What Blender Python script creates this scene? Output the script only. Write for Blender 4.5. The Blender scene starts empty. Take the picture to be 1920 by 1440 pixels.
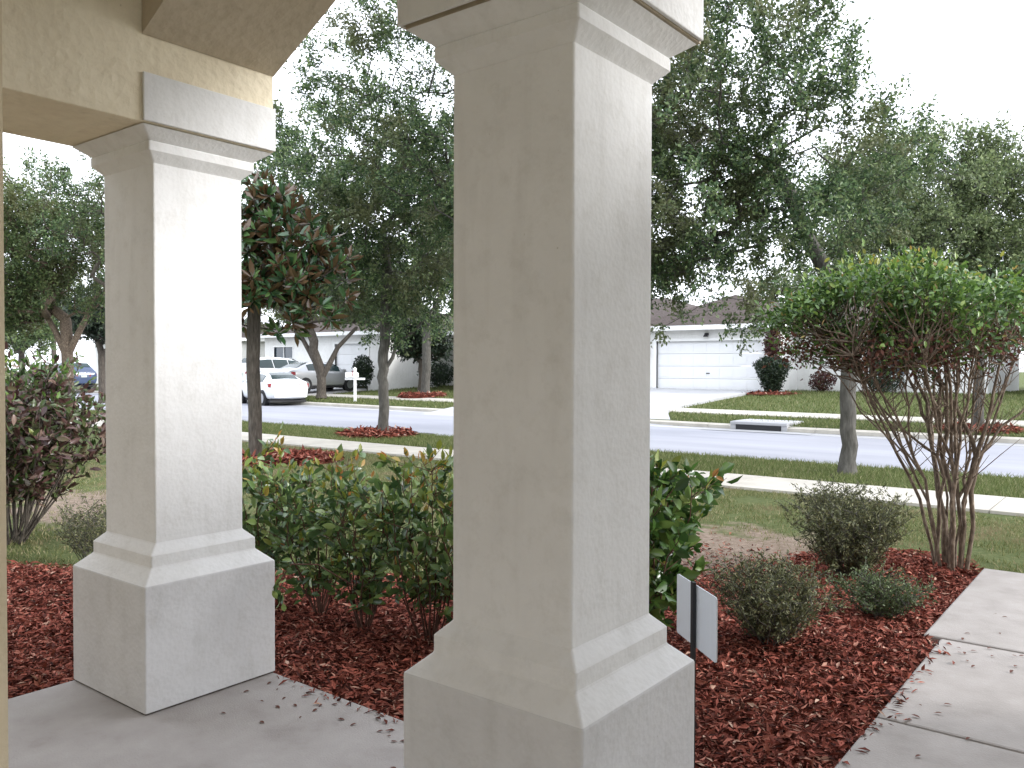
import bpy, bmesh, math, random
import numpy as np
from mathutils import Vector, Matrix, noise
random.seed(7)
rng = np.random.default_rng(11)
R = math.radians
PI = math.pi
scene = bpy.context.scene
COL = scene.collection

# ------------------------------------------------------------------ camera
# world axes: X runs along the street (to the right), Y away from our house, porch floor is z = 0
FPX, PITCH, ROLL, YAW = 1565.5, .0192, .0027, .6635
CY_, SY_ = math.cos(YAW), math.sin(YAW)
def c2w(x, y): return (CY_*x - SY_*y, SY_*x + CY_*y)
xh = Vector((*c2w(1, 0), 0)); yh = Vector((*c2w(0, 1), 0)); zh = Vector((0, 0, 1))
fw = yh*math.cos(PITCH) - zh*math.sin(PITCH)
up0 = yh*math.sin(PITCH) + zh*math.cos(PITCH)
rt = xh*math.cos(ROLL) + up0*math.sin(ROLL)
upv = -xh*math.sin(ROLL) + up0*math.cos(ROLL)
cam_d = bpy.data.cameras.new('camera')
cam = bpy.data.objects.new('camera', cam_d)
COL.objects.link(cam)
m = Matrix((rt, upv, -fw)).transposed().to_4x4()
m.translation = Vector((0, 0, 1.5))
cam.matrix_world = m
cam_d.sensor_width = 36
cam_d.lens = FPX/1920*36
cam_d.shift_y = -2/1920
cam_d.clip_start = .05
cam_d.clip_end = 800
scene.camera = cam

def at(u, v, depth):
    """world point seen at photo pixel (u, v) at a given distance along the view axis"""
    return Vector((0, 0, 1.5)) + (rt*((u-960)/FPX) + upv*(-(v-718)/FPX) + fw)*depth

# ------------------------------------------------------------------ sky, sun, exposure
w = bpy.data.worlds.new('World')
scene.world = w
w.use_nodes = True
wn, wl = w.node_tree.nodes, w.node_tree.links
wn.clear()
wo = wn.new('ShaderNodeOutputWorld')
bg = wn.new('ShaderNodeBackground')
sky = wn.new('ShaderNodeTexSky')
sky.sky_type = 'NISHITA'
sky.sun_disc = False
SUN_EL, SUN_AZ = R(22), R(66)          # azimuth measured from +Y towards +X
sky.sun_elevation = SUN_EL
sky.sun_rotation = SUN_AZ
sky.air_density = 1.2; sky.dust_density = 4; sky.ozone_density = 1
mx = wn.new('ShaderNodeMix'); mx.data_type = 'RGBA'
mx.inputs['Factor'].default_value = .9
mx.inputs['B'].default_value = (8.4, 8.8, 9.6, 1)      # bright even cloud deck
wl.new(sky.outputs[0], mx.inputs['A'])
wl.new(mx.outputs['Result'], bg.inputs[0])
bg.inputs[1].default_value = .15
wl.new(bg.outputs[0], wo.inputs[0])

sl = bpy.data.lights.new('sun', 'SUN')
sl.energy = 1.5
sl.angle = R(11)
sl.color = (1, .99, .985)
so = bpy.data.objects.new('sun', sl)
COL.objects.link(so)
sd = Vector((math.sin(SUN_AZ)*math.cos(SUN_EL), math.cos(SUN_AZ)*math.cos(SUN_EL), math.sin(SUN_EL)))
so.rotation_euler = sd.to_track_quat('Z', 'Y').to_euler()
vs = scene.view_settings
vs.view_transform = 'Standard'
vs.look = 'None'
vs.exposure = 1.17
vs.gamma = 1
scene.cycles.max_bounces = 8
scene.cycles.diffuse_bounces = 5
scene.cycles.transparent_max_bounces = 8

# ------------------------------------------------------------------ materials
def mat(name):
    mm = bpy.data.materials.new(name); mm.use_nodes = True
    nt = mm.node_tree; return mm, nt.nodes, nt.links, nt.nodes['Principled BSDF']
def ramp(N, stops):
    r = N.new('ShaderNodeValToRGB'); e = r.color_ramp.elements
    while len(e) < len(stops): e.new(.5)
    for el, (p, c) in zip(e, stops):
        el.position = p; el.color = (*c, 1)
    return r
def surf(name, stops, scale=4, rough=.8, bump=.2, bscale=40, detail=6, spec=.3, dist=.01, stretch=None, bstretch=None, metal=0, coat=0):
    mm, N, L, P = mat(name)
    tc = N.new('ShaderNodeTexCoord')
    mp = N.new('ShaderNodeMapping'); L.new(tc.outputs['Object'], mp.inputs[0])
    if stretch: mp.inputs['Scale'].default_value = stretch
    n = N.new('ShaderNodeTexNoise'); n.inputs['Scale'].default_value = scale; n.inputs['Detail'].default_value = detail
    n.inputs['Roughness'].default_value = .6
    L.new(mp.outputs[0], n.inputs['Vector'])
    r = ramp(N, stops); L.new(n.outputs[0], r.inputs[0]); L.new(r.outputs[0], P.inputs['Base Color'])
    P.inputs['Roughness'].default_value = rough
    P.inputs['Specular IOR Level'].default_value = spec
    P.inputs['Metallic'].default_value = metal
    P.inputs['Coat Weight'].default_value = coat
    if bump:
        n2 = N.new('ShaderNodeTexNoise'); n2.inputs['Scale'].default_value = bscale; n2.inputs['Detail'].default_value = 4
        mp2 = N.new('ShaderNodeMapping'); L.new(tc.outputs['Object'], mp2.inputs[0])
        if bstretch: mp2.inputs['Scale'].default_value = bstretch
        L.new(mp2.outputs[0], n2.inputs['Vector'])
        b = N.new('ShaderNodeBump'); b.inputs['Strength'].default_value = bump; b.inputs['Distance'].default_value = dist
        L.new(n2.outputs[0], b.inputs['Height']); L.new(b.outputs[0], P.inputs['Normal'])
    return mm
def foliage(name, stops, back=None, rough=.5, trans=.25, spec=.4, patch=None):
    """leaf colour varies from leaf to leaf; 'back' is the colour of the underside"""
    mm, N, L, P = mat(name)
    g = N.new('ShaderNodeNewGeometry')
    r = ramp(N, stops); L.new(g.outputs['Random Per Island'], r.inputs[0])
    col = r.outputs[0]
    if patch:      # branches with differently coloured leaves
        tc = N.new('ShaderNodeTexCoord'); n = N.new('ShaderNodeTexNoise'); n.inputs['Scale'].default_value = patch[1]
        L.new(tc.outputs['Object'], n.inputs['Vector'])
        rr = ramp(N, [(.5, (0, 0, 0)), (.62, (1, 1, 1))]); L.new(n.outputs[0], rr.inputs[0])
        m1 = N.new('ShaderNodeMix'); m1.data_type = 'RGBA'; L.new(rr.outputs[0], m1.inputs['Factor'])
        L.new(col, m1.inputs['A']); m1.inputs['B'].default_value = (*patch[0], 1); col = m1.outputs['Result']
    if back:
        m2 = N.new('ShaderNodeMix'); m2.data_type = 'RGBA'; L.new(g.outputs['Backfacing'], m2.inputs['Factor'])
        L.new(col, m2.inputs['A']); m2.inputs['B'].default_value = (*back, 1); col = m2.outputs['Result']
    L.new(col, P.inputs['Base Color'])
    P.inputs['Roughness'].default_value = rough
    P.inputs['Specular IOR Level'].default_value = spec
    t = N.new('ShaderNodeBsdfTranslucent'); L.new(col, t.inputs[0])
    ms = N.new('ShaderNodeMixShader'); ms.inputs[0].default_value = trans
    L.new(P.outputs[0], ms.inputs[1]); L.new(t.outputs[0], ms.inputs[2])
    out = [x for x in N if x.type == 'OUTPUT_MATERIAL'][0]
    L.new(ms.outputs[0], out.inputs[0])
    return mm
def plain(name, c, rough=.5, metal=0, spec=.5, coat=0):
    return surf(name, [(0, tuple(x*.93 for x in c)), (1, tuple(min(1, x*1.05) for x in c))], 3, rough, 0, spec=spec, metal=metal, coat=coat)

M = {}
def stucco(name, a, b, bump, bscale, stain):
    mm, N, L, P = mat(name)
    tc = N.new('ShaderNodeTexCoord')
    n = N.new('ShaderNodeTexNoise'); n.inputs['Scale'].default_value = 2.5; n.inputs['Detail'].default_value = 7; n.inputs['Roughness'].default_value = .65
    L.new(tc.outputs['Object'], n.inputs['Vector'])
    r = ramp(N, [(.35, a), (.65, b)]); L.new(n.outputs[0], r.inputs[0])
    mp = N.new('ShaderNodeMapping'); mp.inputs['Scale'].default_value = (14, 14, 1.6); L.new(tc.outputs['Object'], mp.inputs[0])
    n3 = N.new('ShaderNodeTexNoise'); n3.inputs['Scale'].default_value = 1; n3.inputs['Detail'].default_value = 5; L.new(mp.outputs[0], n3.inputs['Vector'])
    r3 = ramp(N, [(.52, (0, 0, 0)), (.78, (1, 1, 1))]); L.new(n3.outputs[0], r3.inputs[0])
    m1 = N.new('ShaderNodeMix'); m1.data_type = 'RGBA'
    mul = N.new('ShaderNodeMath'); mul.operation = 'MULTIPLY'; mul.inputs[1].default_value = .35; L.new(r3.outputs[0], mul.inputs[0])
    L.new(mul.outputs[0], m1.inputs['Factor']); L.new(r.outputs[0], m1.inputs['A']); m1.inputs['B'].default_value = (*stain, 1)
    n5 = N.new('ShaderNodeTexNoise'); n5.inputs['Scale'].default_value = 9; n5.inputs['Detail'].default_value = 8; n5.inputs['Roughness'].default_value = .75; L.new(tc.outputs['Object'], n5.inputs['Vector'])
    r5 = ramp(N, [(.3, (.9, .895, .88)), (.5, (1, 1, 1)), (.7, (1, 1, 1))]); L.new(n5.outputs[0], r5.inputs[0])
    n6 = N.new('ShaderNodeTexNoise'); n6.inputs['Scale'].default_value = 45; n6.inputs['Detail'].default_value = 3; L.new(tc.outputs['Object'], n6.inputs['Vector'])
    r6 = ramp(N, [(.2, (.74, .72, .68)), (.26, (1, 1, 1))]); L.new(n6.outputs[0], r6.inputs[0])
    mA = N.new('ShaderNodeMix'); mA.data_type = 'RGBA'; mA.blend_type = 'MULTIPLY'; mA.inputs['Factor'].default_value = 1
    mB = N.new('ShaderNodeMix'); mB.data_type = 'RGBA'; mB.blend_type = 'MULTIPLY'; mB.inputs['Factor'].default_value = 1
    L.new(m1.outputs['Result'], mA.inputs['A']); L.new(r5.outputs[0], mA.inputs['B']); L.new(mA.outputs['Result'], mB.inputs['A']); L.new(r6.outputs[0], mB.inputs['B'])
    L.new(mB.outputs['Result'], P.inputs['Base Color'])
    P.inputs['Roughness'].default_value = .85; P.inputs['Specular IOR Level'].default_value = .25
    n2 = N.new('ShaderNodeTexNoise'); n2.inputs['Scale'].default_value = bscale; n2.inputs['Detail'].default_value = 5
    L.new(tc.outputs['Object'], n2.inputs['Vector'])
    n4 = N.new('ShaderNodeTexVoronoi'); n4.inputs['Scale'].default_value = bscale*.55; L.new(tc.outputs['Object'], n4.inputs['Vector'])
    ad = N.new('ShaderNodeMath'); ad.operation = 'ADD'; L.new(n2.outputs[0], ad.inputs[0]); L.new(n4.outputs['Distance'], ad.inputs[1])
    bb = N.new('ShaderNodeBump'); bb.inputs['Strength'].default_value = bump; bb.inputs['Distance'].default_value = .012
    L.new(ad.outputs[0], bb.inputs['Height']); L.new(bb.outputs[0], P.inputs['Normal'])
    return mm
M['white_stucco'] = stucco('white_stucco', (.71, .71, .705), (.775, .778, .78), .12, 85, (.58, .575, .56))
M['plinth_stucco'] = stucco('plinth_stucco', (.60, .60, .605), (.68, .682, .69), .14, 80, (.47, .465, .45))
M['tan_stucco'] = stucco('tan_stucco', (.64, .545, .39), (.72, .625, .465), .42, 38, (.4, .31, .19))
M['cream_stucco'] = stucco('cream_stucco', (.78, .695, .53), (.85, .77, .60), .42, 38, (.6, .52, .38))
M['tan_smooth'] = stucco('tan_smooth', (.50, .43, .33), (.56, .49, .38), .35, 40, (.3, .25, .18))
M['concrete'] = surf('concrete', [(.28, (.30, .275, .26)), (.44, (.36, .335, .32)), (.6, (.39, .365, .35)), (.75, (.42, .40, .385))], 4.5, .9, .35, 120, 12, dist=.006)
M['walk_concrete'] = surf('walk_concrete', [(.28, (.27, .247, .228)), (.45, (.315, .29, .27)), (.6, (.345, .318, .298)), (.75, (.37, .345, .325))], 4.5, .9, .35, 120, 12, dist=.006)
M['old_concrete'] = surf('old_concrete', [(.3, (.38, .355, .31)), (.7, (.52, .49, .43))], 1.8, .9, .2, 40, 8)
M['white_concrete'] = surf('white_concrete', [(.3, (.36, .36, .37)), (.7, (.46, .46, .47))], .8, .9, .15, 30, 8)
M['asphalt'] = surf('asphalt', [(.3, (.27, .275, .31)), (.7, (.345, .35, .39))], .5, .9, .2, 60, 9, stretch=(.3, 1.5, 1))
M['bark'] = surf('bark', [(.3, (.045, .038, .032)), (.55, (.10, .085, .07)), (.8, (.17, .155, .13))], 9, .95, .9, 22, dist=.02, stretch=(3, 3, .7), bstretch=(2, 2, .4))
M['grey_bark'] = surf('grey_bark', [(.3, (.05, .047, .04)), (.6, (.105, .1, .088)), (.8, (.18, .17, .15))], 7, .95, .8, 22, dist=.015, stretch=(3, 3, .8), bstretch=(2, 2, .4))
M['pale_bark'] = surf('pale_bark', [(.3, (.05, .036, .027)), (.55, (.16, .12, .088)), (.75, (.36, .30, .235))], 30, .9, .6, 40, dist=.008, stretch=(2, 2, .5))
M['red_stem'] = surf('red_stem', [(.3, (.06, .028, .02)), (.7, (.13, .065, .045))], 12, .9, .4, 40)
M['mulch_mat'] = surf('mulch_mat', [(.3, (.035, .009, .006)), (.55, (.10, .025, .016)), (.8, (.17, .05, .03))], 30, 1, 1, 45, 8, spec=.1, dist=.03)
M['mulch_chip'] = foliage('mulch_chip', [(0, (.03, .01, .008)), (.35, (.18, .052, .037)), (.7, (.34, .10, .07)), (.93, (.40, .16, .115)), (1, (.55, .38, .29))], rough=.85, trans=0, spec=.15)
M['grass'] = foliage('grass', [(0, (.08, .10, .03)), (.5, (.15, .17, .06)), (.8, (.235, .235, .105)), (1, (.42, .35, .22))], rough=.7, trans=.3, spec=.2, patch=((.26, .215, .125), 1.1))
M['grass_far'] = foliage('grass_far', [(0, (.075, .10, .03)), (.5, (.13, .165, .055)), (.85, (.2, .22, .09)), (1, (.32, .29, .17))], rough=.7, trans=.3, spec=.2)
M['oak_leaf'] = foliage('oak_leaf', [(0, (.03, .06, .026)), (.4, (.066, .118, .048)), (.75, (.12, .185, .072)), (1, (.24, .31, .13))], rough=.5, trans=.3, patch=((.12, .135, .06), .7))
M['oak_far'] = foliage('oak_far', [(0, (.045, .075, .03)), (.5, (.09, .14, .052)), (1, (.18, .23, .085))], rough=.5, trans=.25, patch=((.11, .12, .045), .5))
M['olive_leaf'] = foliage('olive_leaf', [(0, (.06, .092, .036)), (.5, (.13, .175, .07)), (1, (.25, .30, .13))], rough=.5, trans=.25)
M['hedge_leaf'] = foliage('hedge_leaf', [(0, (.035, .075, .026)), (.5, (.09, .16, .048)), (.85, (.18, .27, .075)), (1, (.28, .36, .11))], rough=.3, trans=.2, spec=.55)
M['new_leaf'] = foliage('new_leaf', [(0, (.13, .17, .03)), (.5, (.24, .26, .04)), (.8, (.38, .26, .06)), (1, (.46, .17, .05))], rough=.35, trans=.35, spec=.5)
M['bright_leaf'] = foliage('bright_leaf', [(0, (.025, .06, .016)), (.5, (.065, .14, .03)), (.9, (.15, .24, .06)), (1, (.26, .3, .08))], rough=.25, trans=.25, spec=.6)
M['privet_leaf'] = foliage('privet_leaf', [(0, (.028, .06, .016)), (.45, (.07, .14, .032)), (.8, (.13, .23, .05)), (.96, (.22, .33, .07)), (1, (.32, .2, .08))], rough=.35, trans=.25, spec=.5)
M['privet_young'] = foliage('privet_young', [(0, (.10, .18, .03)), (.6, (.2, .28, .05)), (.9, (.34, .32, .07)), (1, (.42, .2, .07))], rough=.35, trans=.35, spec=.5)
M['dry_leaf'] = foliage('dry_leaf', [(0, (.06, .022, .016)), (.6, (.13, .05, .035)), (1, (.2, .1, .06))], rough=.8, trans=.15)
M['purple_leaf'] = foliage('purple_leaf', [(0, (.05, .025, .024)), (.4, (.12, .06, .052)), (.5, (.06, .095, .03)), (.75, (.09, .13, .045)), (.88, (.15, .10, .075)), (1, (.3, .2, .16))], rough=.35, trans=.25, spec=.5)
M['dwarf_leaf'] = foliage('dwarf_leaf', [(0, (.06, .068, .03)), (.5, (.125, .14, .06)), (1, (.27, .27, .14))], rough=.5, trans=.2)
M['dwarf_green'] = foliage('dwarf_green', [(0, (.04, .065, .024)), (.5, (.09, .135, .048)), (1, (.19, .24, .11))], rough=.5, trans=.2)
M['magnolia_leaf'] = foliage('magnolia_leaf', [(0, (.018, .05, .02)), (.6, (.045, .105, .038)), (1, (.13, .22, .07))], back=(.11, .066, .034), rough=.22, trans=.08, spec=.7)
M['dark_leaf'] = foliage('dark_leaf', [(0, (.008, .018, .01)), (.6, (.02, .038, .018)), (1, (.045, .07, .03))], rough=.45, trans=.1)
M['wine_leaf'] = foliage('wine_leaf', [(0, (.04, .012, .012)), (.6, (.09, .025, .025)), (1, (.07, .06, .03))], rough=.45, trans=.1)
M['paint_white'] = surf('paint_white', [(0, (.76, .78, .79)), (1, (.80, .82, .83))], 2, .3, 0, spec=.5, coat=.7)
M['paint_silver'] = surf('paint_silver', [(0, (.42, .43, .45)), (1, (.47, .48, .50))], 2, .32, 0, metal=.35, coat=.6)
M['paint_blue'] = surf('paint_blue', [(0, (.04, .06, .12)), (1, (.05, .075, .14))], 2, .3, 0, coat=.6)
M['glass'] = surf('glass', [(0, (.018, .035, .036)), (1, (.03, .05, .052))], 2, .12, 0, spec=.35)
M['pane'] = surf('pane', [(0, (.03, .045, .06)), (1, (.07, .09, .11))], 1.5, .1, 0, spec=.7)
M['tyre'] = plain('tyre', (.02, .02, .022), .9)
M['rim'] = plain('rim', (.42, .43, .45), .35, metal=.8)
M['black'] = plain('black', (.012, .012, .014), .6)
M['tail_red'] = plain('tail_red', (.30, .012, .018), .2, coat=.5)
M['headlamp'] = plain('headlamp', (.5, .52, .55), .15)
M['plate'] = plain('plate', (.5, .55, .5), .5)
M['house_white'] = stucco('house_white', (.74, .735, .72), (.79, .785, .77), .2, 20, (.6, .6, .57))
M['house_grey'] = stucco('house_grey', (.45, .46, .48), (.52, .53, .55), .2, 20, (.35, .35, .36))
M['house_cream'] = stucco('house_cream', (.66, .63, .54), (.72, .69, .6), .2, 20, (.55, .52, .45))
M['trim'] = plain('trim', (.8, .8, .79), .5)
M['door_white'] = surf('door_white', [(.3, (.76, .765, .775)), (.7, (.80, .805, .815))], 1, .5, .1, 8)
M['shingle'] = surf('shingle', [(.3, (.045, .034, .03)), (.6, (.08, .062, .056)), (.8, (.12, .095, .085))], 8, .95, .8, 14, dist=.03, stretch=(1, 1, 4))
M['sign_plastic'] = surf('sign_plastic', [(0, (.62, .66, .70)), (1, (.68, .72, .755))], 2, .45, .25, 60, spec=.4, dist=.003, bstretch=(1, .02, .02))
M['dark_metal'] = plain('dark_metal', (.03, .03, .03), .6, metal=.4)

# lawn: green and straw turf with worn sandy patches
mm, N, L, P = mat('turf')
tc = N.new('ShaderNodeTexCoord')
n1 = N.new('ShaderNodeTexNoise'); n1.inputs['Scale'].default_value = .55; n1.inputs['Detail'].default_value = 8; n1.inputs['Roughness'].default_value = .65
n2 = N.new('ShaderNodeTexNoise'); n2.inputs['Scale'].default_value = 14; n2.inputs['Detail'].default_value = 8; n2.inputs['Roughness'].default_value = .7
L.new(tc.outputs['Object'], n1.inputs['Vector']); L.new(tc.outputs['Object'], n2.inputs['Vector'])
r1 = ramp(N, [(.3, (.065, .085, .032)), (.55, (.11, .13, .052)), (.75, (.18, .17, .09))]); L.new(n2.outputs[0], r1.inputs[0])
r2 = ramp(N, [(.3, (.16, .12, .085)), (.7, (.33, .26, .21))]); L.new(n2.outputs[0], r2.inputs[0])
sp = N.new('ShaderNodeMapping'); sp.inputs['Location'].default_value = (3.0, -6.75, 0); L.new(tc.outputs['Object'], sp.inputs[0])
sp2 = N.new('ShaderNodeMapping'); sp2.inputs['Scale'].default_value = (.62, .72, .5); L.new(sp.outputs[0], sp2.inputs[0])
ln = N.new('ShaderNodeVectorMath'); ln.operation = 'LENGTH'; L.new(sp2.outputs[0], ln.inputs[0])
sq = N.new('ShaderNodeMapping'); sq.inputs['Location'].default_value = (9.3, -4.6, 0); L.new(tc.outputs['Object'], sq.inputs[0])
sq2 = N.new('ShaderNodeMapping'); sq2.inputs['Scale'].default_value = (.45, .9, .5); L.new(sq.outputs[0], sq2.inputs[0])
lq = N.new('ShaderNodeVectorMath'); lq.operation = 'LENGTH'; L.new(sq2.outputs[0], lq.inputs[0])
mn = N.new('ShaderNodeMath'); mn.operation = 'MINIMUM'; L.new(ln.outputs['Value'], mn.inputs[0]); L.new(lq.outputs['Value'], mn.inputs[1])
n3 = N.new('ShaderNodeTexNoise'); n3.inputs['Scale'].default_value = 3; n3.inputs['Detail'].default_value = 6; L.new(tc.outputs['Object'], n3.inputs['Vector'])
ad = N.new('ShaderNodeMath'); ad.operation = 'MULTIPLY_ADD'; L.new(n3.outputs[0], ad.inputs[0]); ad.inputs[1].default_value = 1.6; L.new(mn.outputs[0], ad.inputs[2])
r3 = ramp(N, [(.0, (1, 1, 1)), (.1, (0, 0, 0))])
sb = N.new('ShaderNodeMath'); sb.operation = 'SUBTRACT'; L.new(ad.outputs[0], sb.inputs[0]); sb.inputs[1].default_value = 1.4
ml = N.new('ShaderNodeMath'); ml.operation = 'MULTIPLY'; ml.inputs[1].default_value = .3; L.new(sb.outputs[0], ml.inputs[0]); L.new(ml.outputs[0], r3.inputs[0])
mxx = N.new('ShaderNodeMix'); mxx.data_type = 'RGBA'; L.new(r3.outputs[0], mxx.inputs['Factor']); L.new(r1.outputs[0], mxx.inputs['A']); L.new(r2.outputs[0], mxx.inputs['B'])
L.new(mxx.outputs['Result'], P.inputs['Base Color']); P.inputs['Roughness'].default_value = 1; P.inputs['Specular IOR Level'].default_value = .1
bb = N.new('ShaderNodeBump'); bb.inputs['Strength'].default_value = 1; bb.inputs['Distance'].default_value = .05
L.new(n2.outputs[0], bb.inputs['Height']); L.new(bb.outputs[0], P.inputs['Normal'])
M['turf'] = mm

# ------------------------------------------------------------------ object helpers
def tag(o, label=None, cat=None, group=None, kind=None):
    if label: o['label'] = label
    if cat: o['category'] = cat
    if group: o['group'] = group
    if kind: o['kind'] = kind
    return o
def thing(name, label, cat, loc=(0, 0, 0), rz=0, group=None):
    o = bpy.data.objects.new(name, None); COL.objects.link(o)
    o.empty_display_size = .2
    o.location = loc; o.rotation_euler = (0, 0, rz)
    return tag(o, label, cat, group)
def link(name, me, material, parent=None):
    o = bpy.data.objects.new(name, me); COL.objects.link(o)
    if material: me.materials.append(material)
    if parent: o.parent = parent
    return o
def np_mesh(name, V, F):
    """V (n,3), F (m,k) all faces with k corners"""
    V = np.ascontiguousarray(V, np.float32); F = np.ascontiguousarray(F, np.int32)
    me = bpy.data.meshes.new(name)
    me.vertices.add(len(V)); me.vertices.foreach_set('co', V.ravel())
    k = F.shape[1]
    me.loops.add(F.size); me.loops.foreach_set('vertex_index', F.ravel())
    me.polygons.add(len(F)); me.polygons.foreach_set('loop_start', np.arange(0, F.size, k, dtype=np.int32))
    me.update(calc_edges=True); me.validate()
    return me
class MB:
    """collects shapes for ONE mesh object"""
    def __init__(s): s.bm = bmesh.new()
    def box(s, x0, x1, y0, y1, z0, z1, bevel=0):
        vs = [s.bm.verts.new(p) for p in [(x0,y0,z0),(x1,y0,z0),(x1,y1,z0),(x0,y1,z0),(x0,y0,z1),(x1,y0,z1),(x1,y1,z1),(x0,y1,z1)]]
        fs = [s.bm.faces.new([vs[i] for i in q]) for q in [(3,2,1,0),(4,5,6,7),(0,1,5,4),(1,2,6,5),(2,3,7,6),(3,0,4,7)]]
        if bevel:
            es = list({e for f in fs for e in f.edges})
            bmesh.ops.bevel(s.bm, geom=es, offset=bevel, segments=2, affect='EDGES')
        return s
    def poly(s, pts, flip=False):
        vs = [s.bm.verts.new(p) for p in pts]
        if flip: vs = vs[::-1]
        s.bm.faces.new(vs); return s
    def rings(s, rings, closed=True, cap=True):
        rs = [[s.bm.verts.new(p) for p in r] for r in rings]
        n = len(rs[0])
        for a, b in zip(rs, rs[1:]):
            for i in range(n if closed else n-1):
                j = (i+1) % n
                try: s.bm.faces.new((a[i], a[j], b[j], b[i]))
                except ValueError: pass
        if cap:
            s.bm.faces.new(rs[0][::-1]); s.bm.faces.new(rs[-1])
        return s
    def tube(s, pts, rad, n=8):
        pts = [Vector(p) for p in pts]
        if not hasattr(rad, '__len__'): rad = [rad]*len(pts)
        rr = []
        ref = Vector((.3, .9, .1))
        for i, p in enumerate(pts):
            d = (pts[min(i+1, len(pts)-1)] - pts[max(i-1, 0)]).normalized()
            a = d.cross(ref)
            if a.length < .1: a = d.cross(Vector((1, 0, 0)))
            a.normalize(); b = d.cross(a)
            rr.append([p + (a*math.cos(t) + b*math.sin(t))*rad[i] for t in [2*PI*k/n for k in range(n)]])
        return s.rings(rr)
    def build(s, name, material, parent=None, smooth=False, bevel=0):
        bmesh.ops.recalc_face_normals(s.bm, faces=s.bm.faces)
        me = bpy.data.meshes.new(name); s.bm.to_mesh(me); s.bm.free()
        if smooth:
            for p in me.polygons: p.use_smooth = True
        o = link(name, me, material, parent)
        if bevel:
            b = o.modifiers.new('bevel', 'BEVEL'); b.width = bevel; b.segments = 2; b.limit_method = 'ANGLE'
        return o

def unit(a): return a/np.maximum(np.linalg.norm(a, axis=1, keepdims=True), 1e-9)
def leaves(name, C, D, Nn, length, width, material, parent=None, fold=.18, detail=False, curl=.12):
    """leaf blades: C base points, D directions, Nn rough normals; length/width arrays"""
    n = len(C)
    D = unit(D); S = unit(np.cross(D, Nn)); U = np.cross(S, D)
    Lh = np.broadcast_to(np.asarray(length, float), (n,))[:, None]; W = np.broadcast_to(np.asarray(width, float), (n,))[:, None]
    if not detail:
        V = np.stack([C, C + D*Lh*.45 + S*W*.5 + U*W*fold, C + D*Lh - U*Lh*curl, C + D*Lh*.45 - S*W*.5 + U*W*fold], 1).reshape(-1, 3)
        b = np.arange(n)[:, None]*4
        F = np.concatenate([b + [[0, 1, 2]], b + [[0, 2, 3]]], 1).reshape(-1, 3)
    else:
        f = fold
        P_ = [C, C + D*Lh*.28 + S*W*.4 + U*W*f, C + D*Lh*.62 + S*W*.42 + U*(W*f - Lh*curl*.4), C + D*Lh - U*Lh*curl,
              C + D*Lh*.62 - S*W*.42 + U*(W*f - Lh*curl*.4), C + D*Lh*.28 - S*W*.4 + U*W*f, C + D*Lh*.3, C + D*Lh*.65 - U*Lh*curl*.35]
        V = np.stack(P_, 1).reshape(-1, 3)
        b = np.arange(n)[:, None]*8
        F = np.concatenate([b + [[0, 1, 6]], b + [[1, 2, 7]], b + [[1, 7, 6]], b + [[2, 3, 7]], b + [[3, 4, 7]], b + [[4, 5, 6]], b + [[4, 6, 7]], b + [[5, 0, 6]]], 1).reshape(-1, 3)
    return link(name, np_mesh(name, V, F), material, parent)
def rand_dir(n, up=0.):
    v = rng.normal(size=(n, 3)); v = unit(v); v[:, 2] += up; return unit(v)
def gnoise(p, s, off=0): return noise.noise(Vector((p[0]*s+off, p[1]*s-off, p[2]*s+off*.5)))

def skeleton(targets, trunk, r_tip=.006, power=2.3, seglen=.35, wob=.06, up=.25):
    """grow limbs from a trunk polyline to each target point; returns chains of points with radii"""
    pts = [Vector(p) for p in trunk]; par = [-1]+list(range(len(trunk)-1))
    n_tr = len(pts); free_from = max(1, int(n_tr*min(.55, 1.5/max(.1, pts[-1].z))))
    arr = [list(p) for p in pts]
    top = pts[-1]
    order = sorted(range(len(targets)), key=lambda i: (Vector(targets[i])-top).length)
    tips = []
    A = np.array(arr)
    for i in order:
        t = np.array(targets[i])
        d = np.linalg.norm(A - t, axis=1)
        below = A[:, 2] - t[2]
        cost = d + np.maximum(below, 0)*.8
        cost[:free_from] += 100
        j = int(np.argmin(cost))
        p0 = Vector(A[j]); p1 = Vector(t); dist = (p1-p0).length
        k = max(1, int(dist/seglen)); prev = j; new = []
        for q in range(1, k+1):
            s = q/k
            pp = p0.lerp(p1, s) + Vector((0, 0, math.sin(s*PI)*dist*up*.3))
            if q < k: pp += Vector(rng.normal(size=3)*wob*min(1, dist))
            pts.append(pp); par.append(prev); prev = len(pts)-1; new.append(list(pp))
        A = np.vstack([A, np.array(new)]); tips.append(prev)
    acc = [0.]*len(pts)
    for i in range(len(pts)-1, -1, -1):
        if acc[i] == 0: acc[i] = r_tip**power
        if par[i] >= 0: acc[par[i]] += acc[i]
    rad = [a**(1/power) for a in acc]
    kids = [[] for _ in pts]
    for i, p in enumerate(par):
        if p >= 0: kids[p].append(i)
    chains = []
    def main(i): return max(kids[i], key=lambda c: rad[c]) if kids[i] else None
    starts = [0] + [c for i in range(len(pts)) for c in kids[i] if c != main(i)]
    for s0 in starts:
        ch = [s0]
        while kids[ch[-1]]: ch.append(main(ch[-1]))
        P2 = [pts[c] for c in ch]; R2 = [rad[c] for c in ch]
        if par[s0] >= 0: P2.insert(0, pts[par[s0]]); R2.insert(0, rad[s0])
        chains.append((P2, R2))
    return chains
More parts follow.
